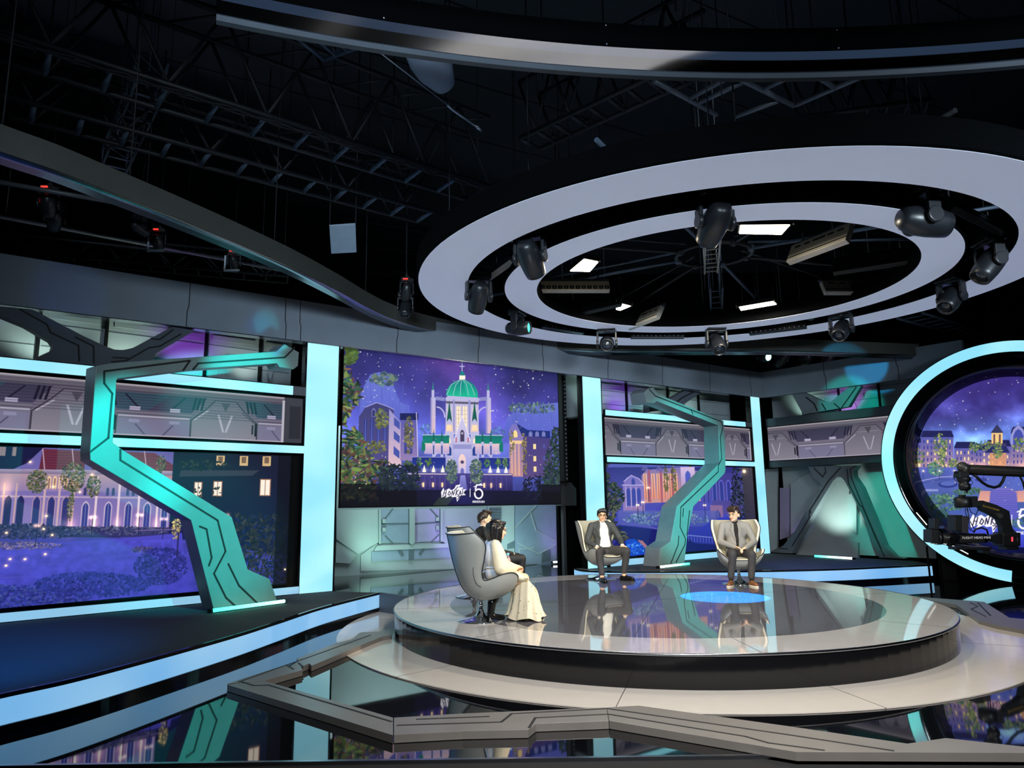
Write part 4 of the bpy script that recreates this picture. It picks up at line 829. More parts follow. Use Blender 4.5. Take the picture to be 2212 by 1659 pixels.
rp([(690, 480), (730, 478), (730, 570), (690, 572)], .06, 1, .02)
rp([(1340, 130), (1560, 120), (1560, 520), (1420, 560), (1340, 420)], 0, 0, .06); rp([(1500, 440), (1560, 410), (1560, 470), (1500, 480)], .06, 1, .02)
for k in range(5): rp([(1350, 140 + k * 22), (1450, 136 + k * 22), (1450, 148 + k * 22), (1350, 152 + k * 22)], .06, 1, .02)
rp([(1566, 118), (1905, 105), (1905, 610), (1566, 600)], 0, 2, .05); 
for L in (((1570, 300), (1740, 120)), ((1580, 430), (1760, 520), (1900, 440)), ((1600, 590), (1600, 480), (1720, 470)), ((1690, 170), (1740, 330), (1900, 420))): wline(b, WB, [cB(*q) for q in L], .03, .05, .07, 0)
rp([(1780, 590), (1790, 510), (1850, 485), (1850, 570)], .05, 1, .03)
b.build('relief_plates', [M_REL, M_REL2, mat('relief_slate', (112, 122, 140), .5), M_PURP], t)
bx = WB.px(1200, 1150)[0]
b = MB(); wbox(b, WM, -0.6, 0.1, 0, ZF0, -1.9, -1.8); tag(b.build('black_drape', M_VOID), 'black drape just right of the broad left light column', 'drape')
M_BAR = {}
def light_bar(a, c, z, label, cols, r=.03):
    """floor batten whose LEDs fade from one colour to the other"""
    a = Vector((a[0], a[1], z)); c = Vector((c[0], c[1], z)); t = thing('floor_batten', label, 'light bar', ((a.x + c.x) / 2, (a.y + c.y) / 2, z - r - .015))
    d = (c - a).normalized(); n = Vector((d.y, -d.x, 0)); b = MB()
    b.box((a + c) / 2 + Vector((0, 0, -.012)) - n * .02, ((c - a).length + .06, .09, .05), 0, None, [d, n, Vector((0, 0, 1))]); b.build('housing', M_BLACK, t)
    b = MB(); N = 10; mats = []
    for k in range(N):
        f = (k + .5) / N; col = tuple(int(cols[0][i] * (1 - f) + cols[1][i] * f) for i in range(3))
        key = 'batten_%d_%d_%d' % col; mats.append(mat(key, col, .4, emit=col, es=3.2)); p0 = a.lerp(c, k / N); p1 = a.lerp(c, (k + 1) / N)
        b.cyl(p0 + n * .03, p1 + n * .03, r * .8, None, 8, k, True)
    b.build('diffuser', mats, t)
    return t
WHT = (255, 252, 250); GRN = (60, 255, 205); PUR = (215, 170, 255)
P2 = lambda x, y, z: (at(x, y, z).x, at(x, y, z).y)
light_bar((-3.86, 17.72), (-2.95, 18.22), .06, 'white-to-green floor light bar left below the domed-hall screen', (WHT, GRN))
light_bar((-2.35, 18.55), (-1.6, 18.95), .06, 'green-to-white floor light bar behind the pale dress chair below the domed-hall screen', (GRN, WHT))
light_bar((1.05, 19.95), (1.55, 20.1), .06, 'mauve-white floor light bar left of the second light column', (WHT, PUR))
spot('relief_wash', (-3.2, 16.6, .25), (-3.0, 18.2, 1.4), 130, (190, 255, 230), 110, .9, .1)
spot('relief_wash', (-1.4, 17.6, .25), (-1.2, 19.1, 1.3), 120, (190, 170, 255), 100, .9, .1)
spot('relief_wash', (0.0, 18.4, .25), (0.4, 20.0, 1.3), 110, (190, 255, 235), 100, .9, .1)
spot('relief_wash', (1.2, 19.2, .25), (1.5, 20.4, 1.1), 50, (200, 150, 255), 100, .9, .1)
area('relief_top_wash', (-2.0, 16.4, 4.6), (-1.2, 19.0, 1.0), 420, (205, 235, 235), 4.0, .4)

# ---------------------------------------------------------------- river screen wall
uw0 = WM.px(1306, 950)[0]; uw1 = WM.px(1634, 950)[0]
b = MB(); wbox(b, WM, uw0 - .05, uw1 + .15, 0.3, 3.58, -.16, -.03); o = b.build('wall_river', M_BLACK); struct(o)
pr_ = paint_river(); zt = bandz(WM, (1320, 1001), (1620, 1011)); zb = bandz(WM, (1356, 1201), (1540, 1188))
led('river_screen', 'LED screen of a lamplit river town behind the right pylon', WM, pr_, uw0, WM.px(1630, 1100)[0], zb, zt)
za = bandz(WM, (1310, 999), (1630, 1010)); zb1 = bandz(WM, (1310, 985), (1630, 998)); zc = bandz(WM, (1310, 900), (1600, 923)); zd = bandz(WM, (1310, 885), (1600, 911))
light_band(WM, uw0 - .02, uw1 - .06, za, zb1, 'cyan-white light band just above the river screen'); light_band(WM, uw0 - .02, uw1 - .06, zc, zd, 'cyan-white light band crossing behind the top of the right pylon', WM.px(1604, 915)[0])
p = Pic(520, 130, [(0, 0), (520, 0), (520, 130), (0, 130)], 4); tech_panel(p, 0, 0, 520, 130, 215, 98, 0, .95); p.rect(488, 10, 493, 130, (180, 176, 186)); p.rect(505, 0, 520, 130, (24, 25, 30))
led('bulkhead_screen', 'LED panel of grey bulkhead graphics above the river screen', WM, p, uw0, uw1, zb1 + .03, zc - .025)
t = thing('base_light', 'pale blue light strip at the foot of the river screen', 'light band', WM.w(8.5, .3, .05)); zz = bandz(WM, (1356, 1203), (1540, 1190))
b = MB(); wbox(b, WM, uw0, uw1 - .1, .3, zz - .01, 0, .05); b.build('housing', M_BLACK, t)
b = MB(); wbox(b, WM, uw0, uw1 - .12, .31, zz - .03, .051, .06); b.build('diffuser', M_CYANSOFT, t)
back_panels('backing_wall', WM, uw0 - .3, uw1 + .3, 3.58, 4.9, -1.0, 'pale lit backing wall above the river screen', [uw0 + .4, uw0 + 1.7, uw0 + 3.2, uw0 + 4.4], 2)
b = MB(); wbox(b, WM, uw0 - .2, uw1 + .2, 3.54, 3.58, -1.0, 0); struct(b.build('trim_3', M_BLACK))
cM = lambda x, y: WM.px(1200 + x / 3.456, 760 + y / 3.456, -.2)
t = thing('v_beam', 'grey V-shaped relief beam above the river screen', 'beam', WM.w(8, 3.58, -.3)); b = MB()
wpoly(b, WM, [cM(*q) for q in ((700, 385), (790, 395), (1000, 270), (1110, 290), (960, 390), (1000, 460), (860, 470), (830, 430), (700, 450))], -.4, -.2, 0, 1)
wline(b, WM, [cM(*q) for q in ((850, 400), (910, 370), (940, 345), (1040, 295))], .03, -.2, -.19, 2); b.build('beam_plate', [M_GREYD, M_GREY, M_GROOVE], t)
for (du, c, pw) in ((.5, (215, 255, 235), 30), (1.4, (170, 90, 255), 34), (2.6, (210, 240, 230), 22), (3.8, (215, 255, 230), 30)):
    spot('backing_glow', tuple(WM.w(uw0 + du, 3.62, -.5)), tuple(WM.w(uw0 + du, 4.4, -1.0)), pw, c, 100, .8, .05)

# ---------------------------------------------------------------- right wall with the A-frame
cR = lambda x, y, o=0.0: WR.px(1600 + x / 2.9626, 720 + y / 2.9626, o)
u1 = 3.7; z_a = bandz(WR, (1650, 921), (1900, 901)); z_b = bandz(WR, (1650, 903), (1900, 882)); z_c = bandz(WR, (1650, 1010), (1890, 1000)); z_d = bandz(WR, (1650, 996), (1890, 986))
b = MB(); wbox(b, WR, .12, u1, .3, z_b, -.7, -.6); struct(b.build('wall_right_set', M_PANEL))
for (a, c, lb) in ((z_a, z_b, 'dark glossy beam above the bulkhead panel on the right wall'), (z_c, z_d, 'dark glossy beam just above the A-frame on the right wall')):
    b = MB(); wbox(b, WR, .12, u1, a, c, -.5, .05); tag(b.build('cross_beam', mat('beam_slate', (40, 48, 54), .25), None, .01), lb, 'beam')
p = Pic(480, 150, [(0, 0), (480, 0), (480, 150), (0, 150)], 6); tech_panel(p, 0, 0, 480, 150, 330, 195, 0, .95)
led('bulkhead_screen', 'LED panel of grey bulkhead graphics beside the round portal', WR, p, .14, u1 - .1, z_d + .02, z_a - .02)
back_panels('backing_wall', WR, -.2, u1 + .2, z_b, 4.9, -.9, 'pale lit backing wall above the bulkhead panel on the right wall', [.7, 1.7, 2.7], 3)
t = thing('v_beam', 'teal-lit V-shaped relief beam on the right wall beside the round portal', 'beam', WR.w(1.8, z_b, -.2)); b = MB()
q_ = lambda x, y: cR(x, y, -.15)
wpoly(b, WR, [q_(*q) for q in ((330, 395), (400, 375), (530, 435), (575, 440), (690, 345), (770, 335), (690, 470), (400, 520))], -.3, -.15, 0, 1)
for L in (((420, 410), (470, 450), (490, 495)), ((520, 450), (545, 490)), ((600, 450), (640, 485), (740, 345))): wline(b, WR, [q_(*q) for q in L], .03, -.15, -.142, 2)
b.build('beam_plate', [M_GREY, M_GREYD, M_GROOVE], t)
t = thing('a_frame', 'grey A-shaped relief frame standing on the right platform beside the round portal', 'frame', WR.w(1.8, .3, -.3)); b = MB()
def qa(x, y): u, v = cR(x, y, -.1); return (u, max(v, .302))
wpoly(b, WR, [qa(*q) for q in ((430, 850), (460, 920), (515, 965), (515, 990), (430, 1120), (330, 1290), (270, 1360), (180, 1430), (330, 1432), (350, 1360), (400, 1260), (520, 1060), (590, 945), (620, 918), (645, 922), (665, 945), (720, 1050), (790, 1190), (830, 1320), (890, 1455), (1045, 1470), (985, 1430), (920, 1360), (850, 1180), (770, 985), (722, 915), (720, 880), (745, 845))], -.35, -.1, 0, 1)
for L in (((470, 865), (525, 920), (545, 890), (540, 860)), ((640, 860), (560, 950), (440, 1140), (440, 1180), (330, 1360)), ((680, 870), (690, 960), (760, 1100), (780, 1110), (860, 1300), (920, 1430)), ((740, 850), (700, 870), (710, 930), (800, 1150), (900, 1380)), ((445, 1130), (450, 1150)), ((250, 1375), (300, 1380))): wline(b, WR, [qa(*q) for q in L], .025, -.1, -.092, 2)
b.build('frame_plate', [M_GREYD, M_GREY, M_GROOVE], t)
t = thing('alcove_panel', 'pale panelled alcove wall behind the A-frame', 'wall panel', WR.w(1.8, .3, -.55)); b = MB()
wpoly(b, WR, [cR(*q, -.58) for q in ((165, 870), (240, 865), (240, 1400), (165, 1400))], -.597, -.52, 0); wpoly(b, WR, [cR(*q, -.58) for q in ((330, 960), (480, 880), (560, 870), (480, 1060), (330, 1290))], -.6, -.5, 0)
wpoly(b, WR, [cR(*q, -.58) for q in ((690, 1040), (720, 1020), (750, 1080), (750, 1280), (700, 1240))], -.6, -.5, 0); wpoly(b, WR, [cR(*q, -.58) for q in ((380, 1330), (560, 1300), (760, 1340), (760, 1440), (360, 1430))], -.6, -.5, 0)
wpoly(b, WR, [cR(*q, -.58) for q in ((260, 990), (320, 990), (320, 1300), (260, 1320))], -.6, -.5, 1)
b.build('panel_plates', [M_PANEL, M_PURP], t)
light_bar(P2(1762, 1201, .33), P2(1842, 1206, .33), .33, 'green-to-white light bar on the right platform below the A-frame', (GRN, WHT))
B0 = WR.w(1.6, .4, -.2); spot('alcove_glow', tuple(WR.w(1.65, .55, .3)), tuple(WR.w(1.55, 1.7, -.6)), 170, (222, 255, 236), 80, .9, .1)
spot('alcove_glow', tuple(WR.w(.5, .5, -.3)), tuple(WR.w(.45, 2.0, -.6)), 40, (205, 160, 255), 90, .9, .1)
spot('teal_wash', (5.0, 11.5, 4.4), tuple(WR.w(3.0, 1.6, 0)), 2600, (0, 225, 195), 18, .6, .05)
spot('teal_wash', (5.2, 12.0, 4.5), tuple(WR.w(2.2, 3.95, -.3)), 1500, (0, 235, 205), 14, .5, .05)
for (du, c, pw) in ((.8, (215, 255, 232), 24), (1.9, (220, 150, 255), 24)): spot('backing_glow', tuple(WR.w(du, z_b + .06, -.45)), tuple(WR.w(du, 4.3, -.9)), pw, c, 100, .8, .05)

# ---------------------------------------------------------------- round portal
PN = Vector((-.5, -.866, 0)); PU = Vector((.866, -.5, 0)); PC = Vector((9.84, 13.93, 2.37)); UP = Vector((0, 0, 1))
WP = Wall((PC.x, PC.y), (PC.x + PU.x, PC.y + PU.y))
t = thing('round_portal', 'giant round portal with a cyan light ring and deep black reveal at the right edge', 'portal', (PC.x, PC.y, 0))
def ring_pt(r, a, o): return PC + PU * (r * math.cos(a)) + UP * (r * math.sin(a)) + PN * o
def ring_rows(b, prof, a0, a1, n, mi=0, sm=True):
    A = [a0 + (a1 - a0) * i / n for i in range(n + 1)]
    b.grid([[ring_pt(r, a, o) for a in A] for r, o in prof], mi, sm)
aS = -PI / 2 + -.15; aS = -PI / 2 + .0
b = MB(); a0 = -PI / 2 - 2 * PI * 0 + .02; a1 = -PI / 2 - 2 * PI + 1.2
ang0 = -1.72; 
b = MB(); ring_rows(b, [(2.14, 0.0), (2.35, 0.0), (2.35, .07), (2.14, .07), (2.14, 0.0)], ang0, ang0 - 5.0, 120, 0, False)
for a in (ang0, ang0 - 5.0): b.add([ring_pt(r, a, o) for r, o in ((2.14, 0), (2.35, 0), (2.35, .07), (2.14, .07))], [(0, 1, 2, 3)])
b.build('light_ring', M_CYAN, t)
b = MB(); ring_rows(b, [(2.36, -.5), (2.37, .02), (2.13, .02), (2.06, .0), (1.70, -.42), (1.70, -.5), (2.36, -.5)], ang0 + .0, ang0 - 2 * PI, 128); b.build('reveal', M_GLOSSBLK, t)
b = MB(); 
for (r, a) in ((2.0, 3.72), (2.0, 4.14)):
    p0 = ring_pt(2.07, a, .0); d = (ring_pt(2.07, a + .01, .0) - p0).normalized(); b.box(p0, (.3, .016, .02), 0, None, [d, PN, d.cross(PN)])
b.build('reveal_light', mat('reveal_lamp', (255, 250, 240), .4, emit=(230, 235, 230), es=1.0), t)
pc_ = paint_city(); t2 = thing('city_screen', 'round LED screen of a starlit garden city inside the portal', 'screen', (PC.x - PN.x * .46, PC.y - PN.y * .46, PC.z - 1.7))
k = pc_.screen('picture', WP, -1.72, 1.72, PC.z - 1.72, PC.z + 1.72, -.44, t2, 'city_light', 1.0, lambda U, Z: (U ** 2 + (Z - PC.z) ** 2) < 1.705 ** 2)
b = MB(); b.lathe([(0, 0), (1.70, 0), (1.70, .04), (0, .04)], PC - PN * .50, 64, 0, PN); b.build('cabinet', M_BLACK, t2)
b = MB(); b.lathe([(0, 0), (2.33, 0), (2.33, .06), (0, .06)], PC - PN * .66, 64, 0, PN); b.box(PC + PU * 3.6 - PN * .63 + UP * .1, (5.6, .06, 4.9), 0, None, [PU, PN, UP]); 
tag(b.build('black_drape', M_VOID), 'black backing behind the round portal', 'drape')
b = MB(); b.box(PC - PU * 1.35 + PN * -.3 - UP * 2.05, (.25, .2, .62), 0, None, [PU, PN, UP]); b.cyl(PC - PU * 1.7 - UP * 2.36 - PN * .3, PC - PU * 1.7 - UP * 1.7 - PN * .3, .02); b.cyl(PC - PU * 1.5 - UP * 2.36 - PN * .3, PC - PU * 1.5 - UP * 1.7 - PN * .3, .02)
tag(b.build('portal_support', M_BLACK), 'black stand supporting the lower left of the round portal', 'stand')

# ---------------------------------------------------------------- zigzag pylons
def pylon(name, label, a, c, cf, out, lines, depth, hl=None):
    W = Wall(a, c); t = thing(name, label, 'pylon', ((a[0] + c[0]) / 2, (a[1] + c[1]) / 2, .3))
    P = [W.px(*cf(*q)) for q in out]; P = [(u, max(v, .302)) for u, v in P]
    b = MB(); b.prism([W.w(u, v, 0) for u, v in P], -W.n * depth, 0, 1); b.build('body', [mat('pylon_face', (106, 122, 122), .42, var=.05), mat('pylon_side', (92, 98, 106), .4)], t, .008)
    b = MB()
    for L in lines: wline(b, W, [W.px(*cf(*q)) for q in L], .024, -.004, .004, 0)
    b.build('groove', M_GROOVE if hl is None else hl, t); return t, W
I = lambda x, y: (x, y)
out = [(597, 759), (615, 743), (646, 761), (644, 790), (634, 798), (604, 793), (599, 785), (423, 797), (254, 818), (252, 822), (244, 956), (264, 971), (501, 1117), (535.5, 1230), (583, 1251), (600, 1301), (462, 1318), (413, 1124), (195, 994), (194, 976), (207, 790), (241, 784)]
ln = [[(225, 803), (225, 828), (242.5, 850), (234, 946), (195, 976)], [(225, 802), (410, 779), (395.5, 800)], [(417, 798), (428, 785), (615, 772), (636, 751)], [(260, 971), (260, 994), (470, 1124), (487, 1191), (462, 1239), (488, 1291), (508, 1309)], [(431, 1137), (446, 1143), (457, 1205), (451, 1222)], [(493, 1218), (516, 1265), (557, 1304)]]
pylon('zigzag_pylon', 'teal-lit zigzag pylon in front of the left town screen', (-3.99, 9.75), (-3.36, 10.52), I, out, ln, .3)
light_bar((-3.97, 9.66), (-3.3, 10.48), .335, 'bright green light bar at the foot of the left pylon', (GRN, (150, 255, 225)), .03)
cq = lambda x, y: (1200 + x / 3.456, 760 + y / 3.456)
out = [(730, 265), (775, 320), (1255, 515), (1258, 570), (1266, 640), (1270, 880), (1265, 905), (1030, 1155), (985, 1370), (962, 1585), (770, 1607), (785, 1465), (860, 1415), (905, 1155), (1225, 830), (1215, 550), (755, 368), (740, 383), (680, 380), (665, 300), (690, 275)]
ln = [[(700, 280), (745, 330), (1235, 520), (1250, 560), (1230, 640), (1240, 800), (1215, 850), (1215, 895), (935, 1160), (930, 1310), (970, 1395), (965, 1440), (900, 1570)], [(1010, 430), (1025, 465)], [(1000, 1185), (980, 1370)], [(920, 1375), (915, 1440), (860, 1580)], [(955, 1170), (950, 1230)]]
pylon('zigzag_pylon', 'teal-lit zigzag pylon in front of the river screen', (3.02, 15.33), (3.81, 16.0), cq, out, ln, .42)
light_bar(P2(1424, 1225, .33), P2(1486, 1218, .33), .335, 'white-to-green light bar at the foot of the right pylon', (WHT, GRN), .03)

# ---------------------------------------------------------------- raised metal floor trims
M_TRIM = mat('floor_trim_grey', (128, 124, 120), .38, .35, var=.06, scale=4)
def floor_trim(label, out, lines, z=.06):
    P = [at(x, y, z) for x, y in out]; b = MB(); b.prism([(p.x, p.y, .003) for p in P], (0, 0, z - .003), 0)
    for L in lines:
        Q = [at(x, y, z) for x, y in L]
        for p, q in zip(Q[:-1], Q[1:]):
            d = (q - p); l = d.length; d.normalize(); b.box((p + q) / 2 + Vector((0, 0, .0005)), (l + .01, .022, .004), 1, None, [d, Vector((-d.y, d.x, 0)), Vector((0, 0, 1))])
    return tag(b.build('floor_trim', [M_TRIM, M_GROOVE], None, .008), label, 'floor trim', 'raised metal trims on the black floor')
floor_trim('raised grey floor trim from the podium to the pointed corner, with stepped notches', [(491, 1477), (514, 1469), (620, 1435), (624, 1440), (645, 1428), (641, 1422), (724, 1390), (760, 1381), (777, 1366), (822, 1364), (846, 1359), (846, 1372), (827, 1375), (808, 1382), (673, 1438), (668, 1433), (650, 1441), (654, 1447), (572, 1470)], [[(516, 1473), (700, 1408), (800, 1372)], [(645, 1432), (655, 1441)], [(620, 1437), (634, 1446)]])
floor_trim('raised grey floor trim running from the pointed corner to the front seam', [(491, 1479), (572, 1471), (849, 1550), (849, 1588)], [[(520, 1472), (548, 1481), (580, 1480), (846, 1559)]])
floor_trim('raised grey floor trim with two long slots in front of the podium', [(851, 1550), (1000, 1541), (1310, 1528), (1315, 1557), (1158, 1563), (1141, 1576), (1000, 1579), (851, 1587)], [[(900, 1554), (1056, 1548)], [(858, 1567), (1083, 1560), (1105, 1542), (1312, 1531)], [(1143, 1572), (1156, 1551), (1314, 1543)]])
floor_trim('raised grey floor trim bending away to the right front edge of the floor', [(1311, 1528), (1380, 1524), (1700, 1568), (1960, 1606), (2043, 1594), (2250, 1617), (2250, 1626), (1720, 1624), (1316, 1557)], [[(1313, 1531), (1700, 1587), (1930, 1622)], [(1315, 1543), (1610, 1591), (1660, 1605), (1780, 1621)]])
floor_trim('raised grey floor trim right of the podium, reaching toward the portal', [(1980, 1289), (2048, 1294), (2126, 1300), (2180, 1334), (2260, 1342), (2260, 1370), (2151, 1350), (2114, 1340), (2066, 1306), (1994, 1294)], [[(2096, 1302), (2112, 1310), (2098, 1316), (2130, 1332)], [(2112, 1302), (2128, 1318), (2140, 1330)]])
# ---------------------------------------------------------------- suspended rings over the stage
M_RINGW = mat('ring_white', (205, 210, 222), .5, emit=(150, 160, 185), es=.55, var=.02, scale=1)  # low emission stands in for light bounced up from the stage
M_PIPE = mat('grid_pipe', (84, 88, 94), .45, .3, var=.15)
M_TRUSS = mat('truss_black', (22, 25, 30), .55, .2, var=.2)
M_TRUSSL = mat('truss_blue_grey', (70, 84, 102), .5, .2, var=.15)
M_HEAD = mat('fixture_black', (30, 32, 37), .35, var=.1)
M_BATG = mat('fixture_grey', (168, 166, 160), .4, .1, var=.06)
RC = Vector((3.06, 10.22, 4.81)); TILT = .02
def rp3(r, a, h): y = r * math.sin(a); return (RC.x + r * math.cos(a), RC.y + y, RC.z + TILT * y + h)
def ring_body(name, label, r0, r1, hh):
    t = thing(name, label, 'ring', tuple(RC)); n = 128; A = [2 * PI * i / n for i in range(n)]
    b = MB(); b.grid([[rp3(r, a, h) for a in A] for r, h in ((r0, 0), (r1, 0), (r1, .03), (r0, .03), (r0, 0))], 0, False, True); b.build('underside', M_RINGW, t)['label'] = 'pale white underside, stage bounce put in as a soft glow'
    b = MB(); b.grid([[rp3(r, a, h) for a in A] for r, h in ((r1 + .002, .004), (r1 + .03, .02), (r1 + .03, hh), (r0 - .02, hh), (r0 - .02, .02), (r0 - .002, .004))], 0, False, True); b.build('drum', M_VOID, t)
    b = MB()
    for k in range(6):
        a = k * PI / 3 + .3; p = rp3((r0 + r1) / 2, a, hh); b.cyl(p, (p[0], p[1], 10.19), .008, None, 6)
    b.build('suspension_wire', M_TRUSS, t)['kind'] = 'stuff'; return t
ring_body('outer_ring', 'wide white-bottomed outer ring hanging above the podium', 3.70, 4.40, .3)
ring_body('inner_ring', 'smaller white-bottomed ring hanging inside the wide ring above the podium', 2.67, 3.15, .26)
# spider of pipes holding the rings
t = thing('ring_spider', 'spider of black pipes with a round hub in the middle of the hanging rings', 'pipe frame', (RC.x, RC.y, RC.z + .45))
b = MB(); P = [rp3(.55, 2 * PI * i / 24, .5) for i in range(24)]; b.tube(P, .03, 8, 0, True); b.build('hub', M_TRUSS, t)
for k in range(8):
    a = k * PI / 4 + .25; b = MB(); b.cyl(rp3(.5, a, .5), rp3(4.3, a, .46), .026); b.cyl(rp3(.5, a + .1, .62), rp3(2.7, a + .22, .4), .018); b.ball(rp3(.55, a, .5), .06, 0, 8, 6); b.build('spoke', M_TRUSSL if k % 2 else M_TRUSS, t)
def ladder(name, label, p, q, w, n, m, r=.02, cat='ladder truss'):
    p = Vector(p); q = Vector(q); t = thing(name, label, cat, tuple((p + q) / 2)); d = (q - p).normalized(); s_ = d.cross(Vector((0, 0, 1))).normalized() * w / 2
    for k in (-1, 1): b = MB(); b.cyl(p + s_ * k, q + s_ * k, r); b.build('rail', m, t)
    for i in range(n):
        c = p.lerp(q, (i + .5) / n); b = MB(); b.cyl(c - s_, c + s_, r * .7, None, 6); b.build('rung', m, t)
    b = MB()
    for c in (p, q): b.cyl(c + s_, (c.x + s_.x, c.y + s_.y, 10.19), .006, None, 5); b.cyl(c - s_, (c.x - s_.x, c.y - s_.y, 10.19), .006, None, 5)
    b.build('suspension_wire', m, t)['kind'] = 'stuff'
    return t
ladder('ladder_truss', 'short pale ladder truss above the near moving head at the hub of the rings', at(1541, 498, 5.15), at(1536, 590, 5.3), .2, 9, M_BATG, .016)
ladder('ladder_truss', 'narrow ladder truss reaching from the ring hub to the far moving head', at(1548, 622, 5.25), at(1548, 712, 5.1), .2, 8, M_TRUSSL, .016)
ladder('ladder_truss', 'ladder truss high above the round portal', at(1965, 682, 5.7), at(2116, 726, 5.7), .55, 9, M_TRUSSL, .03)

# LED battens hung in the rings
def batten(label, a, c, h, tilt, m, cells=True, dark=False):
    """one-metre LED batten: a..c its lower edge; leaning by tilt; front towards the camera"""
    a = Vector(a); c = Vector(c); d = (c - a).normalized(); n0 = Vector((d.y, -d.x, 0)).normalized()
    if n0.y > 0: n0 = -n0
    up = (Vector((0, 0, 1)) * math.cos(tilt) - n0 * math.sin(tilt)).normalized(); n = d.cross(up).normalized()
    if n.y > 0: n = -n
    L = (c - a).length; mid = (a + c) / 2 + up * h / 2; t = thing('led_batten', label, 'batten light', tuple((a + c) / 2), 0, 'LED battens in the hanging rings')
    ax = [d, n, up]; b = MB(); b.box(mid, (L, .09, h), 0, None, ax); b.build('housing', m, t, .008)
    b = MB(); b.box(mid + up * (h * .5 + .05) - n * .02, (L * 1.0, .05, .05), 0, None, ax); b.build('mounting_rail', M_TRUSSL if not dark else M_TRUSS, t)
    if cells:
        for k in range(12):
            p = a.lerp(c, (k + .5) / 12) + up * h * .3 + n * .046; b = MB(); b.box(p, (L / 17, .012, h * .34), 0, None, ax); b.ball(p + n * .004, L / 60, 1, 8, 6); b.build('lens_cell', [M_BLACK, mat('cell_lens', (90, 94, 100), .2)], t)
    else:
        b = MB(); b.box(mid - up * h * .3 + n * .047, (L, .006, .012), 0, None, ax); b.build('seam', M_BLACK, t)
        for k in (-.36, -.2, -.05, .06, .2, .36): b = MB(); b.box(mid + up * h * .25 + d * L * k + n * .047, (L * .1, .006, h * .1), 0, None, ax); b.build('vent_slot', M_GROOVE, t)
    for k in (-.35, .35):
        p = mid + d * L * k + up * (h * .5 + .06); b = MB(); b.cyl(p, (p.x, p.y, max(RC.z + .5, p.z + .12)), .012, None, 6); b.build('hanger', M_TRUSS, t)
    return t
S = [('pale grey twelve-cell LED batten at the left inside the inner ring', (1166, 630), (1317, 630), 4.98, .18, .35, M_BATG, 1, 0),
     ('dark twelve-cell LED batten along the upper left channel between the rings', (1233, 505), (1420, 466), 4.9, .16, .6, M_HEAD, 1, 1),
     ('dark twelve-cell LED batten along the near channel between the rings', (1692, 438), (1906, 438), 4.9, .16, .6, M_HEAD, 1, 1),
     ('dark LED batten low at the left of the channel between the rings', (1172, 708), (1260, 722), 4.86, .12, .2, M_HEAD, 1, 1),
     ('dark LED batten at the far left of the middle in the channel', (1363, 731), (1478, 731), 4.82, .12, .2, M_HEAD, 1, 1),
     ('dark LED batten at the far right of the middle in the channel', (1619, 724), (1743, 709), 4.82, .12, .2, M_HEAD, 1, 1),
     ('bright grey slotted batten back slanting beside the largest lit panel', (1702, 570), (1831, 522), 4.9, .30, .5, M_BATG, 0, 0),
     ('bright grey slotted batten back at the right inside the inner ring', (1782, 634), (1928, 634), 4.95, .26, .5, M_BATG, 0, 0),
     ('small grey slotted batten back beside the smallest lit panel', (1357, 712), (1421, 687), 4.86, .26, .5, M_BATG, 0, 0),
     ('pale slotted batten back in the left channel between the rings', (1040, 612), (1106, 566), 4.9, .26, .6, M_BATG, 0, 0),
     ('black batten low at the left inside the inner ring', (1213, 688), (1340, 660), 4.95, .18, .4, M_HEAD, 0, 1),
     ('black batten at the far right inside the inner ring', (1800, 592), (1975, 566), 4.97, .22, .4, M_HEAD, 0, 1),
     ('dark slotted batten back in the right channel between the rings', (1897, 686), (2004, 652), 4.88, .2, .6, M_HEAD, 0, 1),
     ('long dark batten in the upper right channel between the rings', (2060, 452), (2180, 512), 4.9, .2, .5, M_HEAD, 0, 1),
     ('black batten just right of the lower lit panel', (1692, 680), (1758, 690), 4.92, .2, .4, M_HEAD, 0, 1),
     ('slate slotted batten back at the far right of the channel between the rings', (2098, 610), (2152, 580), 4.88, .26, .6, M_BATG, 0, 1)]
for lb, a, c, z, h, ti, m, ce, dk in S: batten(lb, at(*a, z), at(*c, z), h, ti, m, bool(ce), bool(dk))
# lit soft panels
M_LAMP = mat('lamp_warm_white', (255, 250, 235), .4, emit=(255, 238, 200), es=26)
def lamp_panel(label, q, z, pw):
    P = [at(x, y, z) for x, y in q]; c = sum(P, Vector()) / len(P); t = thing('soft_panel', label, 'lamp', tuple(c))
    b = MB(); b.prism([p + (p - c) * .08 + Vector((0, 0, .01)) for p in P], (0, 0, .07)); b.cyl(c + Vector((0, 0, .08)), (c.x, c.y, RC.z + .75), .02, None, 6); b.build('housing', M_HEAD, t)
    b = MB(); b.prism(P, (0, 0, .008)); b.build('diffuser', M_LAMP, t)
    for k in (0, 1): b = MB(); p = P[k] + (P[k] - c) * .16; b.cyl(p, p + Vector((0, 0, .1)), .014, None, 6); b.build('yoke_knob', M_HEAD, t)
    area('panel_light', (c.x, c.y, z - .03), (c.x, c.y, 0), pw, (255, 240, 212), .6, .3)
lamp_panel('largest glowing warm-white panel inside the near half of the inner ring', [(1600, 488), (1706, 487), (1688, 507), (1597, 505)], 5.05, 55)
lamp_panel('glowing warm-white panel at the left inside the inner ring', [(1262, 561), (1292, 567), (1274, 587), (1232, 586)], 5.05, 55)
lamp_panel('smallest glowing panel at the lower left inside the inner ring', [(1333, 655), (1362, 662), (1340, 671), (1331, 669)], 5.0, 25)
lamp_panel('glowing panel at the far side inside the inner ring', [(1597, 664), (1668, 652), (1677, 658), (1601, 671)], 5.0, 45)
lamp_panel('thin glowing strip lamp on the far edge of the inner ring', [(1634, 687), (1712, 677), (1712, 681), (1636, 691)], 4.98, 8)

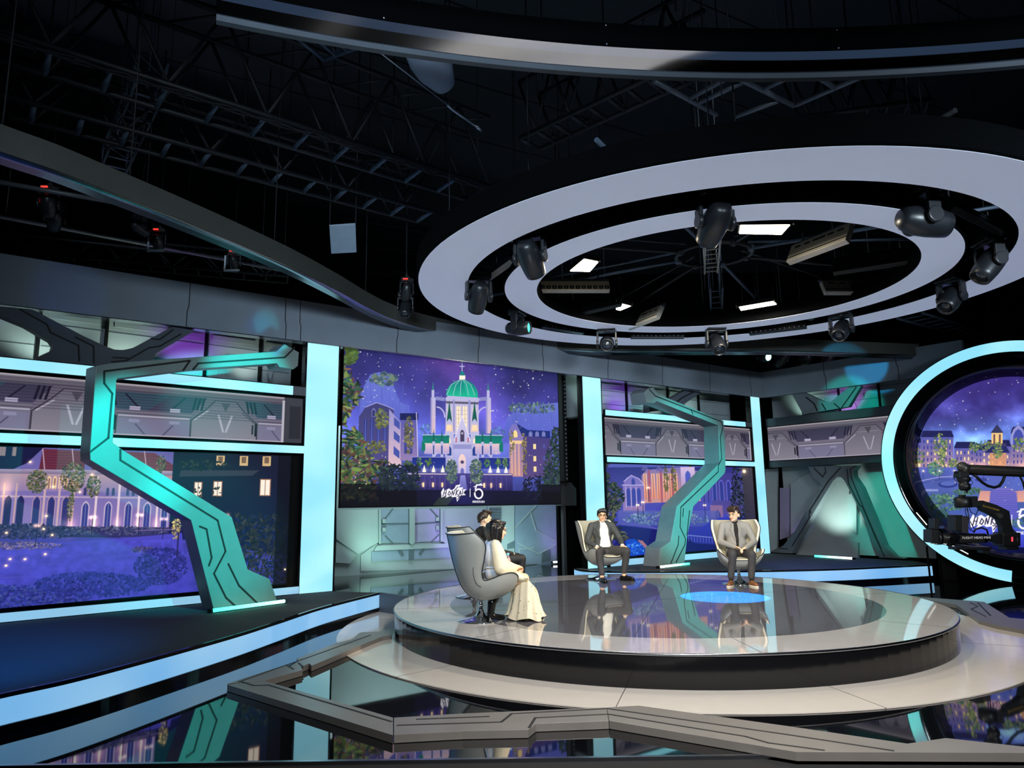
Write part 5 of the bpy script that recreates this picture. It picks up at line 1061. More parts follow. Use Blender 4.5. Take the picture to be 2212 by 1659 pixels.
# moving-head lamps
def make_mover():
    t = thing('moving_head', 'm', 'stage light', local=True)
    b = MB(); b.box((0, 0, .27), (.30, .22, .10)); b.box((0, 0, .34), (.2, .1, .04)); b.build('base', M_HEAD, t, .012)
    b = MB(); b.box((0, 0, .205), (.30, .12, .03)); b.cyl((0, 0, .2), (0, 0, .23), .07, None, 12)
    for s_ in (-1, 1): b.box((s_ * .155, 0, .09), (.035, .11, .25)); b.cyl((s_ * .14, 0, .0), (s_ * .178, 0, .0), .07, None, 16)
    b.build('yoke', M_HEAD, t, .008)
    b = MB(); b.lathe([(0, .2), (.07, .2), (.10, .16), (.125, .05), (.125, -.06), (.115, -.16), (.105, -.22), (.09, -.222), (.088, -.18), (0, -.18)], (0, 0, 0), 24, 0, (0, 0, 1)); b.build('lamp_housing', M_HEAD, t)
    b = MB(); b.lathe([(0, -.186), (.085, -.19), (.085, -.195), (0, -.2)], (0, 0, 0), 20, 0, (0, 0, 1)); b.build('lens', mat('lens_dark', (40, 46, 54), .06, coat=1), t)
    return t
mv = make_mover()
def aim(o, tilt, glow=None):
    for ch in o.children:
        nm = ch.name.split('.')[0]
        if nm in ('lamp_housing', 'lens'):
            ch.rotation_euler = (tilt, 0, 0)
            if nm == 'lens' and glow is not None: ch.data = ch.data.copy(); ch.data.materials[0] = glow
M_LENST = mat('lens_teal', (120, 240, 230), .2, emit=(70, 225, 215), es=1.3); M_LENSW = mat('lens_bright', (235, 255, 250), .2, emit=(180, 255, 235), es=3)
GM = 'moving-head lamps between the hanging rings'
MV = [((1545, 480), 4.62, .2, 1.0, 1.18, 'moving head at the near top of the inner ring, over the lit panel', None), ((1145, 556), 4.6, -.4, .9, 1.15, 'moving head at the upper left between the rings', None), ((1034, 640), 4.6, .3, .8, 1.1, 'moving head at the far left between the rings', None),
      ((1118, 709), 4.58, -2.0, 1.5, 1.0, 'moving head with a glowing teal lens at the lower left of the rings', M_LENST), ((1311, 742), 4.6, 3.0, 1.2, 1.1, 'moving head hanging at the lower left of the far ring edge', None), ((1548, 742), 4.58, 3.14, .8, 1.15, 'moving head hanging at the middle of the far ring edge', None),
      ((1818, 712), 4.6, 2.4, .9, 1.15, 'moving head hanging at the lower right of the far ring edge', None), ((2056, 644), 4.6, 2.0, .8, 1.15, 'moving head at the right between the rings, lens down', None), ((2140, 568), 4.6, 1.6, .7, 1.2, 'moving head at the extreme right between the rings', None), ((1992, 478), 4.62, -1.45, 1.45, 1.3, 'moving head with a glowing teal lens at the upper right of the rings', M_LENST)]
def hang(o, ztop):
    """a clamp rod from the base of the lamp up to the grid"""
    l = Vector(o.location); s_ = o.scale.z; b = MB(); b.cyl((0, 0, .33), (0, 0, (ztop - l.z) / s_), .022, None, 8); b.cyl((0, 0, .33), (0, 0, (10.19 - l.z) / s_), .006, None, 5); b.box((0, 0, .37), (.08, .08, .05)); c = b.build('clamp_rod', M_TRUSS); c.location = (0, 0, .33); c.parent = o; return c
for i, (q, z, rz, ti, sc, lb, gl) in enumerate(MV):
    p = at(*q, z); o = mv if i == 0 else dup(mv, p, rz, lb, GM)
    if i == 0: continue
    o.scale = (sc,) * 3; aim(o, ti, gl)
mv.location = at(*MV[0][0], MV[0][1]); mv.rotation_euler = (0, 0, MV[0][2]); mv.scale = (MV[0][4],) * 3; mv['label'] = MV[0][5]; mv['group'] = GM; aim(mv, MV[0][3])
MOVERS = [o for o in bpy.data.objects if o.get('category') == 'stage light']
for o in MOVERS: hang(o, 5.3)

# ---------------------------------------------------------------- S-shaped hanging ribbon and the big overhead hoop
t = thing('hanging_ribbon', 'grey S-curved ribbon with a polished lower edge, hanging from upper left to far right', 'ribbon', (0.34, 14.4, 4.8))
f = ribbon_pts([Vector((x, y, 0)) for x, y in ((-5.2, 5.1), (-4.6, 5.99), (-4.34, 6.36), (-4.09, 6.84), (-3.76, 7.49), (-3.37, 8.32), (-2.96, 9.3), (-2.62, 10.35), (-2.36, 11.3), (-2.05, 12.1), (-1.5, 12.87), (-0.6, 13.78), (.34, 14.45), (1.94, 14.95), (3.94, 15.05), (5.99, 15.2), (7.72, 15.55), (9.32, 15.9))], 6)
b = MB(); band(b, f, 4.87, 5.13, .08); b.build('face', mat('ribbon_grey', (72, 73, 70), .6, spec=.25), t)
b = MB(); n = len(f); N = []
for i in range(n): d = (f[min(i + 1, n - 1)] - f[max(i - 1, 0)]).normalized(); N.append(Vector((-d.y, d.x, 0)))
b.grid([[f[i] + N[i] * o_ + Vector((0, 0, z)) for i in range(n)] for o_, z in ((0, 4.865), (.10, 4.79), (.10, 4.87), (0, 4.868))], 0, True); b.build('polished_edge', M_STEEL, t)['label'] = 'polished steel lower edge'
b = MB()
for i in range(6, n, 14): p = f[i] + N[i] * .04; b.cyl(p + Vector((0, 0, 5.12)), p + Vector((0, 0, 10.19)), .008, None, 5)
b.build('suspension_wire', M_TRUSS, t)['kind'] = 'stuff'
HC = Vector((2.6, -7.92, 0)); HR = 13.73; t = thing('overhead_hoop', 'huge black hoop with a polished steel lower band crossing the top of the view', 'ring', (2.6, 5.8, 5.5))
hp = lambda r, a, z: (HC.x + r * math.cos(a), HC.y + r * math.sin(a), z)
A = [R(110.7 - (110.7 - 50) * i / 90) for i in range(91)]
b = MB(); b.grid([[hp(r, a, z) for a in A] for r, z in ((HR, 5.635), (HR, 5.87), (HR + .25, 5.87), (HR + .25, 5.635), (HR, 5.635))], 0, True); b.build('black_band', M_VOID, t)
b = MB(); b.grid([[hp(r, a, z) for a in A] for r, z in ((HR - .004, 5.634), (HR + .19, 5.55))], 0, True); b.build('steel_band', mat('polished_steel', (170, 176, 186), .12, 1.0, var=.04, scale=2), t)
b = MB(); b.grid([[hp(r, a, z) for a in A] for r, z in ((HR + .19, 5.55), (HR + .19, 5.5), (HR + .25, 5.5), (HR + .25, 5.55), (HR + .19, 5.55))], 0, False); b.build('flange', M_GREYD, t)
for k in (8, 20, 33, 48, 62, 76):
    b = MB(); p = hp(HR - .006, A[k], 5.66); b.ball(p, .012); p2 = hp(HR - .006, A[k], 5.84); b.ball(p2, .01); b.build('bolt', M_CHROME, t)
b = MB()
for k in (4, 30, 60, 88): p = hp(HR + .12, A[k], 5.86); b.cyl(p, (p[0], p[1], 10.19), .012, None, 6)
b.build('suspension_wire', M_TRUSS, t)['kind'] = 'stuff'

# ---------------------------------------------------------------- trusses and pipes under the roof
def truss(label, p, q, w, h, n, m=M_TRUSS, ml=M_TRUSSL, r=.035, hang_=True, side=None):
    """box truss: p, q one bottom chord; w across, h up"""
    p = Vector(p); q = Vector(q); t = thing('box_truss', label, 'truss', tuple((p + q) / 2)); d = (q - p).normalized(); s_ = side or d.cross(Vector((0, 0, 1))).normalized(); s_ = s_ * w; u = Vector((0, 0, h))
    for o_ in (Vector(), s_, u, s_ + u): b = MB(); b.cyl(p + o_, q + o_, r, None, 8); b.build('chord', m, t)
    for i in range(n + 1):
        c = p.lerp(q, i / n); b = MB(); b.cyl(c, c + s_, r * .95, None, 6); b.build('rung', ml, t)
    b = MB()
    for i in range(n):
        a = p.lerp(q, i / n); c = p.lerp(q, (i + 1) / n); k = i % 2
        for o_ in (Vector(), s_): b.cyl((a if k else a + u) + o_, (c + u if k else c) + o_, r * .62, None, 6)
        b.cyl(a + u, c + u + s_, r * .5, None, 5)
    b.build('bracing', m, t)
    b = MB()
    for k in (.1, .5, .9): c = p.lerp(q, k) + s_ / 2 + u; b.cyl(c, (c.x, c.y, 10.19), .012, None, 5)
    b.build('suspension_chain', m, t)['kind'] = 'stuff'
    return t
zt_ = 6.5
a0, a1 = at(-40, 120, zt_), at(1010, 432, zt_); b0 = at(-40, 62, zt_)
dd = (a1 - a0); sd = Vector((-dd.y, dd.x, 0)).normalized(); sd = -sd if (b0 - a0).dot(sd) < 0 else sd
truss('deep black box truss crossing the upper left, cables tied along it', a0, a1, .62, 1.15, 11, side=sd)
b = MB()
for k in range(3):
    P = [a0.lerp(a1, i / 40) + sd * (.6 + .03 * k) + Vector((0, 0, -.05 - .04 * abs(math.sin(i * .9 + k)))) for i in range(41)]; b.tube(P, .012, 5)
tag(b.build('cable_bundle', M_TRUSS), 'bundle of black cables tied under the deep upper-left truss', 'cable', None, 'stuff')
a0, a1 = at(-40, 236, 6.4), at(900, 478, 6.4); dd = (a1 - a0); sd2 = Vector((-dd.y, dd.x, 0)).normalized(); sd2 = sd2 if sd2.y < 0 else -sd2
truss('second black box truss running below and behind the deep upper-left one', a0, a1, .5, .8, 12, side=sd2)
a0, a1 = at(296, 172, 6.9), at(215, 372, 6.9); truss('slender blue-grey lattice truss crossing between the two left trusses', a0, a1, .34, .34, 9, M_TRUSSL, M_TRUSSL, .018)
a0, a1 = at(700, 130, 7.4), at(890, 60, 7.4); truss('blue-grey lattice truss near the roof below the overhead hoop', a0, a1, .5, .5, 7, M_TRUSSL, M_TRUSSL, .025)
a0, a1 = at(1165, 322, 7.6), at(1530, 160, 7.6); truss('black roof truss above the left part of the hanging rings', a0, a1, .5, 1.0, 9, M_TRUSS, M_TRUSS, .04)
a0, a1 = at(1700, 290, 7.8), at(1990, 250, 7.8); truss('black roof truss above the middle of the hanging rings', a0, a1, .5, 1.0, 7, M_TRUSS, M_TRUSS, .04)
a0, a1 = at(0, 560, 5.9), at(620, 610, 5.9); truss('black truss low behind the left lamps, above the fascia', a0, a1, .4, .4, 12, M_TRUSS, M_TRUSS, .025)
cc = lambda x, y: (1440 + x / 2.866, y / 2.866)
t = thing('pipe_grid', 'grey pipe grid of crossing tubes between the overhead hoop and the rings', 'pipe frame', tuple(at(1700, 190, 6.6)))
for L in (((-80, 500), (310, 710)), ((290, 410), (790, 655)), ((600, 550), (920, 405)), ((800, 650), (1420, 385)), ((860, 430), (1045, 545)), ((140, 610), (400, 470)), ((190, 640), (470, 510)), ((600, 550), (690, 610)), ((690, 625), (430, 720)), ((1230, 400), (1290, 440))):
    p, q = at(*cc(*L[0]), 6.6), at(*cc(*L[1]), 6.6); b = MB(); b.cyl(p, q, .032, None, 8); b.build('pipe', M_PIPE, t)
b = MB()
for q in ((0, 545), (790, 655), (1420, 385), (920, 405)): p = at(*cc(*q), 6.6); b.cyl(p, (p.x, p.y, 10.19), .012, None, 5)
b.build('suspension_wire', M_TRUSS, t)['kind'] = 'stuff'
def pipe(label, a, c, z, r=.025, m=M_PIPE):
    p, q = at(*a, z), at(*c, z); t = thing('grid_pipe', label, 'pipe', tuple((p + q) / 2)); b = MB(); b.cyl(p, q, r, None, 8); b.build('tube', m, t)
    b = MB(); 
    for k in (.05, .95): c_ = p.lerp(q, k); b.cyl(c_, (c_.x, c_.y, 10.19), .006, None, 5)
    b.build('suspension_wire', M_TRUSS, t)['kind'] = 'stuff'; return t
pipe('upper lighting pipe behind the left end of the hanging ribbon', (-30, 388), (330, 452), 5.5, .03)
pipe('lower lighting pipe carrying the red-lit lamps above the fascia', (-30, 462), (640, 590), 5.75, .03)
pipe('thin lighting pipe just above the fascia at the left', (-30, 500), (420, 548), 6.1, .02)
pipe('lighting pipe carrying the far lamps above the right end of the fascia', (1600, 762), (1830, 766), 5.6, .03)
b = MB(); P = [at(772, 76, 6.5), at(868, 150, 6.5), at(966, 226, 6.5)]; b.tube(P, .007, 6); b.tube([at(966, 226, 6.5), at(976, 236, 6.5), at(984, 242, 6.5), at(1030, 274, 6.5)], .016, 6); b.tube([at(1030, 274, 6.5), at(1040, 282, 6.52)], .022, 6)
tag(b.build('steel_cable', mat('cable_steel', (190, 195, 200), .3, .8)), 'taut steel cable with a turnbuckle slanting below the overhead hoop', 'cable')
t = thing('covered_spotlight', 'grey covered spotlight hanging nose-down below the overhead hoop', 'stage light', tuple(at(925, 145, 6.3)))
p, q = at(905, 92, 6.35), at(962, 186, 6.2); dv = q - p; L = dv.length
b = MB(); b.lathe([(0, -.12 * L), (.18 * L, -.1 * L), (.3 * L, 0), (.36 * L, .3 * L), (.34 * L, .6 * L), (.2 * L, .98 * L), (.1 * L, 1.0 * L), (0, .98 * L)], p, 16, 0, dv); b.build('cover', mat('cover_grey', (110, 122, 138), .7), t)
b = MB(); b.cyl(p, (p.x, p.y, 10.19), .02, None, 6); b.build('hanger', M_TRUSS, t)
# lamps on the left pipes and at the far right, red readouts glowing
M_RED = mat('readout_red', (255, 60, 50), .4, emit=(255, 50, 40), es=2.2); M_WHT = mat('reflector_white', (200, 215, 230), .5)
def pipe_lamp(label, q, z, rz, sc, tilt, ztop, flap=False, red=True, glow=None):
    p = at(*q, z); o = dup(mv, p, rz, label, 'lamps on the pipes above the fascia'); o.scale = (sc,) * 3; aim(o, tilt, glow)
    for ch in list(o.children):
        if ch.name.startswith('clamp_rod'): bpy.data.objects.remove(ch)
    hang(o, ztop); ci, si = math.cos(-rz), math.sin(-rz)
    def loc(v): v = Vector((v[0] * ci - v[1] * si, v[0] * si + v[1] * ci, v[2])); return v
    if red:
        for k in (-.04, 0, .04): b = MB(); b.box(loc((k, -.16, .27)), (.03, .03, .022), 0, Euler((0, 0, -rz))); c = b.build('readout', M_RED); c.parent = o
    if flap: b = MB(); b.box(loc((-.2, -.06, -.02)), (.04, .02, .4), 0, Euler((0, 0, -rz))); b.box(loc((-.02, -.06, -.22)), (.4, .02, .05), 0, Euler((0, 0, -rz))); c = b.build('reflector_flap', M_WHT); c.parent = o
    return o
pipe_lamp('upper of two stacked lamps with red readouts at the far left', (105, 442), 5.45, .5, .7, .7, 5.9)
pipe_lamp('lower of two stacked lamps with red readouts at the far left', (118, 474), 5.4, .6, .7, .9, 5.7)
pipe_lamp('lamp with a red readout and a white flap, second from the left on the pipe', (342, 524), 5.5, .3, .62, .8, 5.8, True)
pipe_lamp('unlit lamp just left of the white-flapped lamp on the left pipe', (302, 492), 5.55, -.5, .62, 1.2, 5.8, False, False)
pipe_lamp('lamp with a red readout and a white flap just below the ribbon', (505, 568), 5.5, .3, .62, .8, 5.9, True)
pipe_lamp('lamp with a red readout hanging left of the outer ring', (878, 630), 5.2, .4, .7, .6, 5.6)
pipe_lamp('lamp without a readout hanging just below the left edge of the outer ring', (876, 665), 4.95, 0, .8, -.5, 5.4, False, False)
pipe_lamp('far lamp with a glowing white lens, leftmost above the right fascia', (1648, 770), 5.3, .3, 1.1, -1.3, 5.6, False, False, M_LENSW)
pipe_lamp('far lamp with a red readout, second from the left above the right fascia', (1690, 775), 5.3, .6, 1.1, 1.0, 5.6)
pipe_lamp('far lamp with a red readout, third from the left above the right fascia', (1738, 778), 5.3, .6, 1.1, 1.0, 5.6)
pipe_lamp('far lamp with a red readout, rightmost above the right fascia', (1788, 778), 5.3, .6, 1.1, .8, 5.6)
t = thing('bounce_reflector', 'pale square bounce reflector hanging behind the ribbon left of the outer ring', 'reflector', tuple(at(738, 520, 5.8)))
P = [at(712, 490, 5.9), at(768, 486, 5.95), at(770, 545, 5.75), at(716, 548, 5.7)]; b = MB(); b.prism(P, (0, -.03, .02)); b.build('sheet', mat('reflector_grey', (150, 165, 178), .6), t)
b = MB(); b.cyl(P[0], (P[0].x, P[0].y, 10.19), .01, None, 5); b.cyl(P[1], (P[1].x, P[1].y, 10.19), .01, None, 5); b.build('hanger', M_TRUSS, t)
p = Vector(rp3(4.36, 2.55, .22)); p = at(1145, 421, 4.95); t = thing('dome_lamp', 'small pale dome lamp perched on the upper left edge of the outer ring', 'lamp', tuple(p))
b = MB(); b.ball(p, (.13, .13, .08), 0, 16, 8); b.build('dome', mat('dome_cream', (225, 215, 190), .4, emit=(225, 205, 170), es=.35), t)
b = MB(); b.lathe([(.135, -.02), (.14, 0), (.135, .02)], p, 24); b.build('band', M_BATG, t); b = MB(); b.cyl(p, (p.x, p.y + .05, RC.z + .45), .02); b.build('bracket', M_TRUSS, t)
# ---------------------------------------------------------------- egg armchairs
M_SHELL = mat('chair_leather', (138, 141, 138), .42, var=.06, scale=5)
M_SEATF = mat('chair_velvet', (168, 166, 150), .55, var=.06, scale=8)
M_PIPING = mat('chair_piping', (226, 220, 200), .35); M_SEAM = mat('chair_seam', (20, 24, 30), .5)
CTR = [(-.37, .40), (-.33, .325), (-.22, .262), (-.05, .232), (.10, .268), (.21, .37), (.28, .52), (.335, .70), (.375, .88), (.40, 1.0)]
EDG = [(-.36, .45), (-.36, .52), (-.29, .565), (-.17, .55), (-.06, .505), (.03, .49), (.06, .58), (.04, .74), (.04, .90), (.15, 1.02)]
WID = [.25, .33, .36, .36, .325, .305, .32, .365, .395, .37]
def chair_mesh(off):
    cv = ribbon_pts([Vector((a, b, c)) for (a, b), c in zip(CTR, WID)], 4); ev = ribbon_pts([Vector((a, b, 0)) for a, b in EDG], 4); rows = []
    for c, e in zip(cv, ev):
        row = []
        for j in range(-12, 13):
            th = j / 12 * PI / 2; k = (1 - math.cos(th)) ** 1.15; y = c.x + (e.x - c.x) * k; z = c.y + (e.y - c.y) * k
            row.append(Vector((c.z * math.sin(th), y, z)))
        rows.append(row)
    if off:
        R0 = [[p.copy() for p in r] for r in rows]; m = len(rows)
        for i in range(m):
            for j in range(25):
                a = R0[min(i + 1, m - 1)][j] - R0[max(i - 1, 0)][j]; b = R0[i][min(j + 1, 24)] - R0[i][max(j - 1, 0)]; n = a.cross(b)
                n = n.normalized() if n.length > 1e-9 else Vector((0, 0, 1)); to = Vector((0, -.1, .62)) - R0[i][j]
                if n.dot(to) < 0: n = -n
                rows[i][j] = R0[i][j] + n * off
    return rows
def make_chair():
    t = thing('egg_armchair', 'c', 'armchair', local=True)
    o_ = chair_mesh(0); i_ = chair_mesh(.035); b = MB(); b.grid(o_, 0, True); b.build('outer_shell', M_SHELL, t)
    b = MB(); b.grid(i_, 0, True); b.build('inner_lining', M_SEATF, t)['label'] = 'pale velvet lining'
    rim = lambda r: [r[0][j] for j in range(25)] + [r[i][24] for i in range(1, len(r))] + [r[-1][j] for j in range(23, -1, -1)] + [r[i][0] for i in range(len(r) - 2, 0, -1)]
    A, B = rim(o_), rim(i_); b = MB(); b.grid([A, [(p + q) / 2 + Vector((0, -.004, .008)) for p, q in zip(A, B)], B], 0, True, True); b.build('rim_binding', M_PIPING, t)
    b = MB(); b.tube([p.lerp(q, -.1) for p, q in zip(A, B)], .007, 6, 0, True); b.build('piping', M_SEAM, t)
    b = MB(); b.tube([r[12] + (r[12] - Vector((0, -.1, .62))).normalized() * .003 for r in o_[6:]], .004, 5)
    for j in (3, 21): b.tube([r[j] + (r[j] - Vector((0, -.1, .62))).normalized() * .002 for r in o_[18:27]], .0035, 5)
    b.build('seam', M_SEAM, t)
    b = MB(); rows = []
    for k in range(9):
        v = k / 8; th = v * PI; rows.append([Vector((.30 * (1 - .1 * abs(math.sin(a))) * math.cos(a) * math.sin(th) ** .35, -.09 + .25 * math.sin(a) * math.sin(th) ** .35, .375 + .06 * math.cos(th))) for a in [2 * PI * i / 32 for i in range(32)]])
    b.grid(rows, 0, True, True); b.build('seat_cushion', M_SEATF, t)
    b = MB(); b.lathe([(0, 0), (.265, 0), (.27, .006), (.262, .012), (.15, .028), (.07, .06), (.04, .1), (.032, .13), (0, .13)], (0, 0, 0), 40); b.build('trumpet_base', M_CHROME, t)
    b = MB(); b.cyl((0, 0, .12), (0, 0, .245), .024, None, 16); b.build('column', M_CHROME, t); return t
GC = 'egg armchairs on the podium'; PZ = .32
ch = make_chair()
CH = [((-.40, 8.62), 106, 'egg armchair nearest the camera, seen from behind, holding the woman in the pale dress'), ((-.60, 10.80), 106, 'egg armchair mostly hidden behind the woman, holding the man in the black suit'), ((1.52, 12.90), 33, 'egg armchair before the second light column, holding the man in the open white shirt'), ((3.66, 11.95), -6, 'egg armchair at the right, holding the man in the black turtleneck')]
for i, (p, a, lb) in enumerate(CH):
    if i == 0: ch.location = (p[0], p[1], PZ); ch.rotation_euler = (0, 0, R(a)); ch['label'] = lb; ch['group'] = GC
    else: dup(ch, (p[0], p[1], PZ), R(a), lb, GC)

# ---------------------------------------------------------------- people
SKIN = mat('skin', (226, 178, 142), .5, var=.04, scale=12); SKINP = mat('skin_fair', (232, 190, 158), .5, var=.04, scale=12)
HAIRB = mat('hair_black', (18, 17, 19), .32, var=.3, scale=40); HAIRBR = mat('hair_dark_brown', (46, 34, 27), .4, var=.3, scale=40)
M_EYE = mat('eye_dark', (22, 16, 14), .2); M_LIP = mat('lip', (176, 96, 84), .45); M_FRAME = mat('spectacle_frame', (30, 28, 28), .25, .4); M_EARB = mat('headset_mic', (240, 236, 230), .4)
class Blob:
    def __init__(s): s.b = MB()
    def cap(s, a, b, ra, rb=None, seg=14):
        a = Vector(a); b = Vector(b); rb = ra if rb is None else rb; d = b - a; L = d.length
        pr = [(ra * math.sin(t), -ra * math.cos(t)) for t in [PI / 2 * k / 4 for k in range(5)]] + [(rb * math.cos(t), L + rb * math.sin(t)) for t in [PI / 2 * k / 4 for k in range(5)]]
        s.b.lathe(pr, a, seg, 0, d if L > 1e-6 else (0, 0, 1)); return s
    def chain(s, pts, rs):
        for i in range(len(pts) - 1): s.cap(pts[i], pts[i + 1], rs[i], rs[i + 1])
        return s
    def ell(s, c, r, M=None): s.b.ball(c, r, 0, 20, 12, M); return s
    def done(s, name, m, parent, vox=.012, smooth=6):
        o = s.b.build(name, m, parent, weld=True); r = o.modifiers.new('remesh', 'REMESH'); r.mode = 'VOXEL'; r.voxel_size = vox; r.use_smooth_shade = True
        k = o.modifiers.new('smooth', 'SMOOTH'); k.iterations = smooth; k.factor = .5
        dg = bpy.context.evaluated_depsgraph_get(); me = bpy.data.meshes.new_from_object(o.evaluated_get(dg)); o.modifiers.clear(); old = o.data; o.data = me; bpy.data.meshes.remove(old)
        for p in me.polygons: p.use_smooth = True
        return o
def V(*a): return Vector(a)
def add_hand(B, w, d, up, side, curl=.5, L=.17):
    """w wrist, d pointing along the hand, up back of the hand, side toward the thumb"""
    d = Vector(d).normalized(); side = Vector(side); side = (side - d * side.dot(d)).normalized(); up = d.cross(side); up = up if up.dot(Vector(up)) and up.dot(Vector(UPH[0])) >= 0 else -up
    M = Matrix((d, side, up)).transposed(); pc = Vector(w) + d * .048
    B.ell(pc, (.052, .04, .017), M); B.cap(w, Vector(w) + d * .02, .024, .024)
    for k, (o, l) in enumerate(((.030, .068), (.0105, .078), (-.0095, .072), (-.029, .056))):
        p = Vector(w) + d * .088 + side * o; q = p + (d * math.cos(curl * .6) - up * math.sin(curl * .6) + side * (o * 1.2)) * l * .52; e = q + (d * math.cos(curl * 1.5) - up * math.sin(curl * 1.5) + side * (o * .8)) * l * .5
        B.cap(p - d * .02, q, .0092, .0085, 8); B.cap(q, e, .0085, .0068, 8)
    p = Vector(w) + d * .03 + side * .03; q = p + d * .03 + side * .028 - up * .01; e = q + d * .034 + side * .006 - up * .008
    B.cap(p, q, .012, .010, 8); B.cap(q, e, .010, .008, 8)
UPH = [(0, 0, 1)]
def head(B, t, c, M, hairm, style, glasses=None, smile=True, female=False):
    """adds the head to the body blob; hair, eyes, mouth as parts. c centre of the skull, M turns the face (-Y) to its direction"""
    P = lambda x, y, z: Vector(c) + M @ Vector((x, y, z)); k = .93 if female else 1.0
    B.ell(P(0, .012, .025), (.076 * k, .094, .090), M); B.ell(P(0, -.03, -.03), (.062 * k, .064, .078), M); B.ell(P(0, -.055, -.082), (.034 * k, .034, .028), M)
    B.cap(P(0, -.088, .0), P(0, -.106, -.028), .009, .014, 8); B.ell(P(.03, -.07, -.025), (.024, .02, .024), M); B.ell(P(-.03, -.07, -.025), (.024, .02, .024), M); B.cap(P(-.045, -.076, .03), P(.045, -.076, .03), .014)
    for s_ in (-1, 1): B.ell(P(s_ * .078 * k, .012, -.012), (.012, .022, .033), M)
    b = MB()
    for s_ in (-1, 1):
        b.ball(P(s_ * .031, -.0885, .006), (.013, .006, .0065), 0, 10, 6, M)
    b.build('eyes', M_EYE, t)
    b = MB()
    for s_ in (-1, 1): b.tube([P(s_ * .014, -.0945, .026), P(s_ * .032, -.0935, .032), P(s_ * .05, -.083, .026)], .0042, 6)
    b.build('eyebrows', hairm, t)
    b = MB(); b.tube([P(-.024, -.083, -.052 + (.006 if smile else 0)), P(-.01, -.092, -.057), P(.01, -.092, -.057), P(.024, -.083, -.052 + (.006 if smile else 0))], .0055, 6); b.build('mouth', M_LIP, t)
    h = Blob()
    if style == 'bob':
        h.ell(P(0, .02, .045), (.092, .106, .088), M); h.ell(P(0, .045, -.05), (.088, .078, .115), M)
        for s_ in (-1, 1): h.cap(P(s_ * .082, .03, .02), P(s_ * .082, .035, -.15), .036, .03)
        for s_ in (-1, 1): h.chain([P(s_ * .075, -.005, .05), P(s_ * .086, .0, -.04), P(s_ * .080, -.01, -.135)], [.034, .030, .02])
        for x in (-.06, -.02, .02, .06): h.chain([P(x, .09, .04), P(x, .09, -.06), P(x * 1.05, .07, -.135)], [.042, .036, .02])
        h.cap(P(.06, -.06, .085), P(-.05, -.062, .09), .022)
    else:
        h.ell(P(0, .034, .050), (.086, .094, .074), M @ Matrix.Rotation(R(-24), 3, 'X'))
        for s_ in (-1, 1): h.cap(P(s_ * .074, .0, .05), P(s_ * .074, .01, .01), .018, .008)
        h.cap(P(-.05, .085, .01), P(.05, .085, .01), .030); h.cap(P(-.04, .088, -.035), P(.04, .088, -.035), .018)
        if style == 'parted':
            for i, x in enumerate((-.062, -.045, -.028, .0, .03, .055, .068)): z0 = .104 - .004 * abs(i - 2); h.chain([P(.02, -.05, .118), P(x * .9, -.086, .098), P(x * 1.08, -.092, .05 if abs(x) > .04 else .066)], [.022, .017, .009])
            for s_ in (-1, 1): h.chain([P(s_ * .07, -.04, .08), P(s_ * .083, -.02, .02), P(s_ * .08, .0, -.02)], [.022, .015, .008])
        elif style == 'fringe':
            for x in (-.06, -.04, -.02, 0, .02, .04, .06): h.chain([P(x * .8, -.03, .125), P(x, -.085, .10), P(x * 1.05 + .006, -.096, .055 + .01 * math.sin(x * 90))], [.026, .018, .008])
            for i in range(14): a = i * .9; h.ell(P(.06 * math.cos(a), .02 + .07 * math.sin(a), .115 + .012 * math.sin(i * 2.1)), .022)
        else:
            for x in (-.05, -.025, 0, .025, .05): h.chain([P(x, .02, .13), P(x * 1.05, -.06, .122), P(x * 1.1 + .012, -.084, .088)], [.022, .02, .010])
    h.done('hair', hairm, t, .008, 2)
    if glasses:
        b = MB()
        for s_ in (-1, 1):
            b.tube([P(s_ * .034 + .026 * math.cos(a), -.106 + .008 * abs(math.cos(a)) * (1 if math.cos(a) * s_ > 0 else 0), .004 + .022 * math.sin(a)) for a in [2 * PI * i / 20 for i in range(20)]], .0022, 6, 0, True); b.tube([P(s_ * .06, -.098, .008), P(s_ * .08, -.03, .01), P(s_ * .082, .02, .006)], .002, 5)
        b.tube([P(-.01, -.107, .008), P(0, -.109, .011), P(.01, -.107, .008)], .002, 5); b.build('spectacles', glasses, t)
    return P
def shoe(name, m, sole, t, ank, d, L=.27, h=.085):
    d = Vector((d[0], d[1], 0)).normalized(); n = Vector((-d.y, d.x, 0)); a = Vector((ank[0], ank[1], 0)); B_ = Blob()
    B_.chain([a - d * .05 + V(0, 0, .045), a + d * .05 + V(0, 0, .045), a + d * .15 + V(0, 0, .036)], [.038, .042, .034]); B_.cap(a + d * .05 + n * .012 + V(0, 0, .034), a + d * .15 + n * .01 + V(0, 0, .03), .036, .03); B_.cap(a - d * .01 + V(0, 0, .05), a + V(0, 0, h), .04, .036)
    o = B_.done(name, m, t, .008, 3); b = MB(); P = []
    for i in range(24): q = 2 * PI * i / 24; P.append(a + d * (.055 + .145 * math.cos(q)) + n * (.046 + .006 * math.cos(q)) * math.sin(q))
    b.prism([V(p.x, p.y, .002) for p in P], (0, 0, .02)); b.build('sole', sole, o); return o
def plate(b, pts, th, mi=0): b.prism(pts, th, mi)

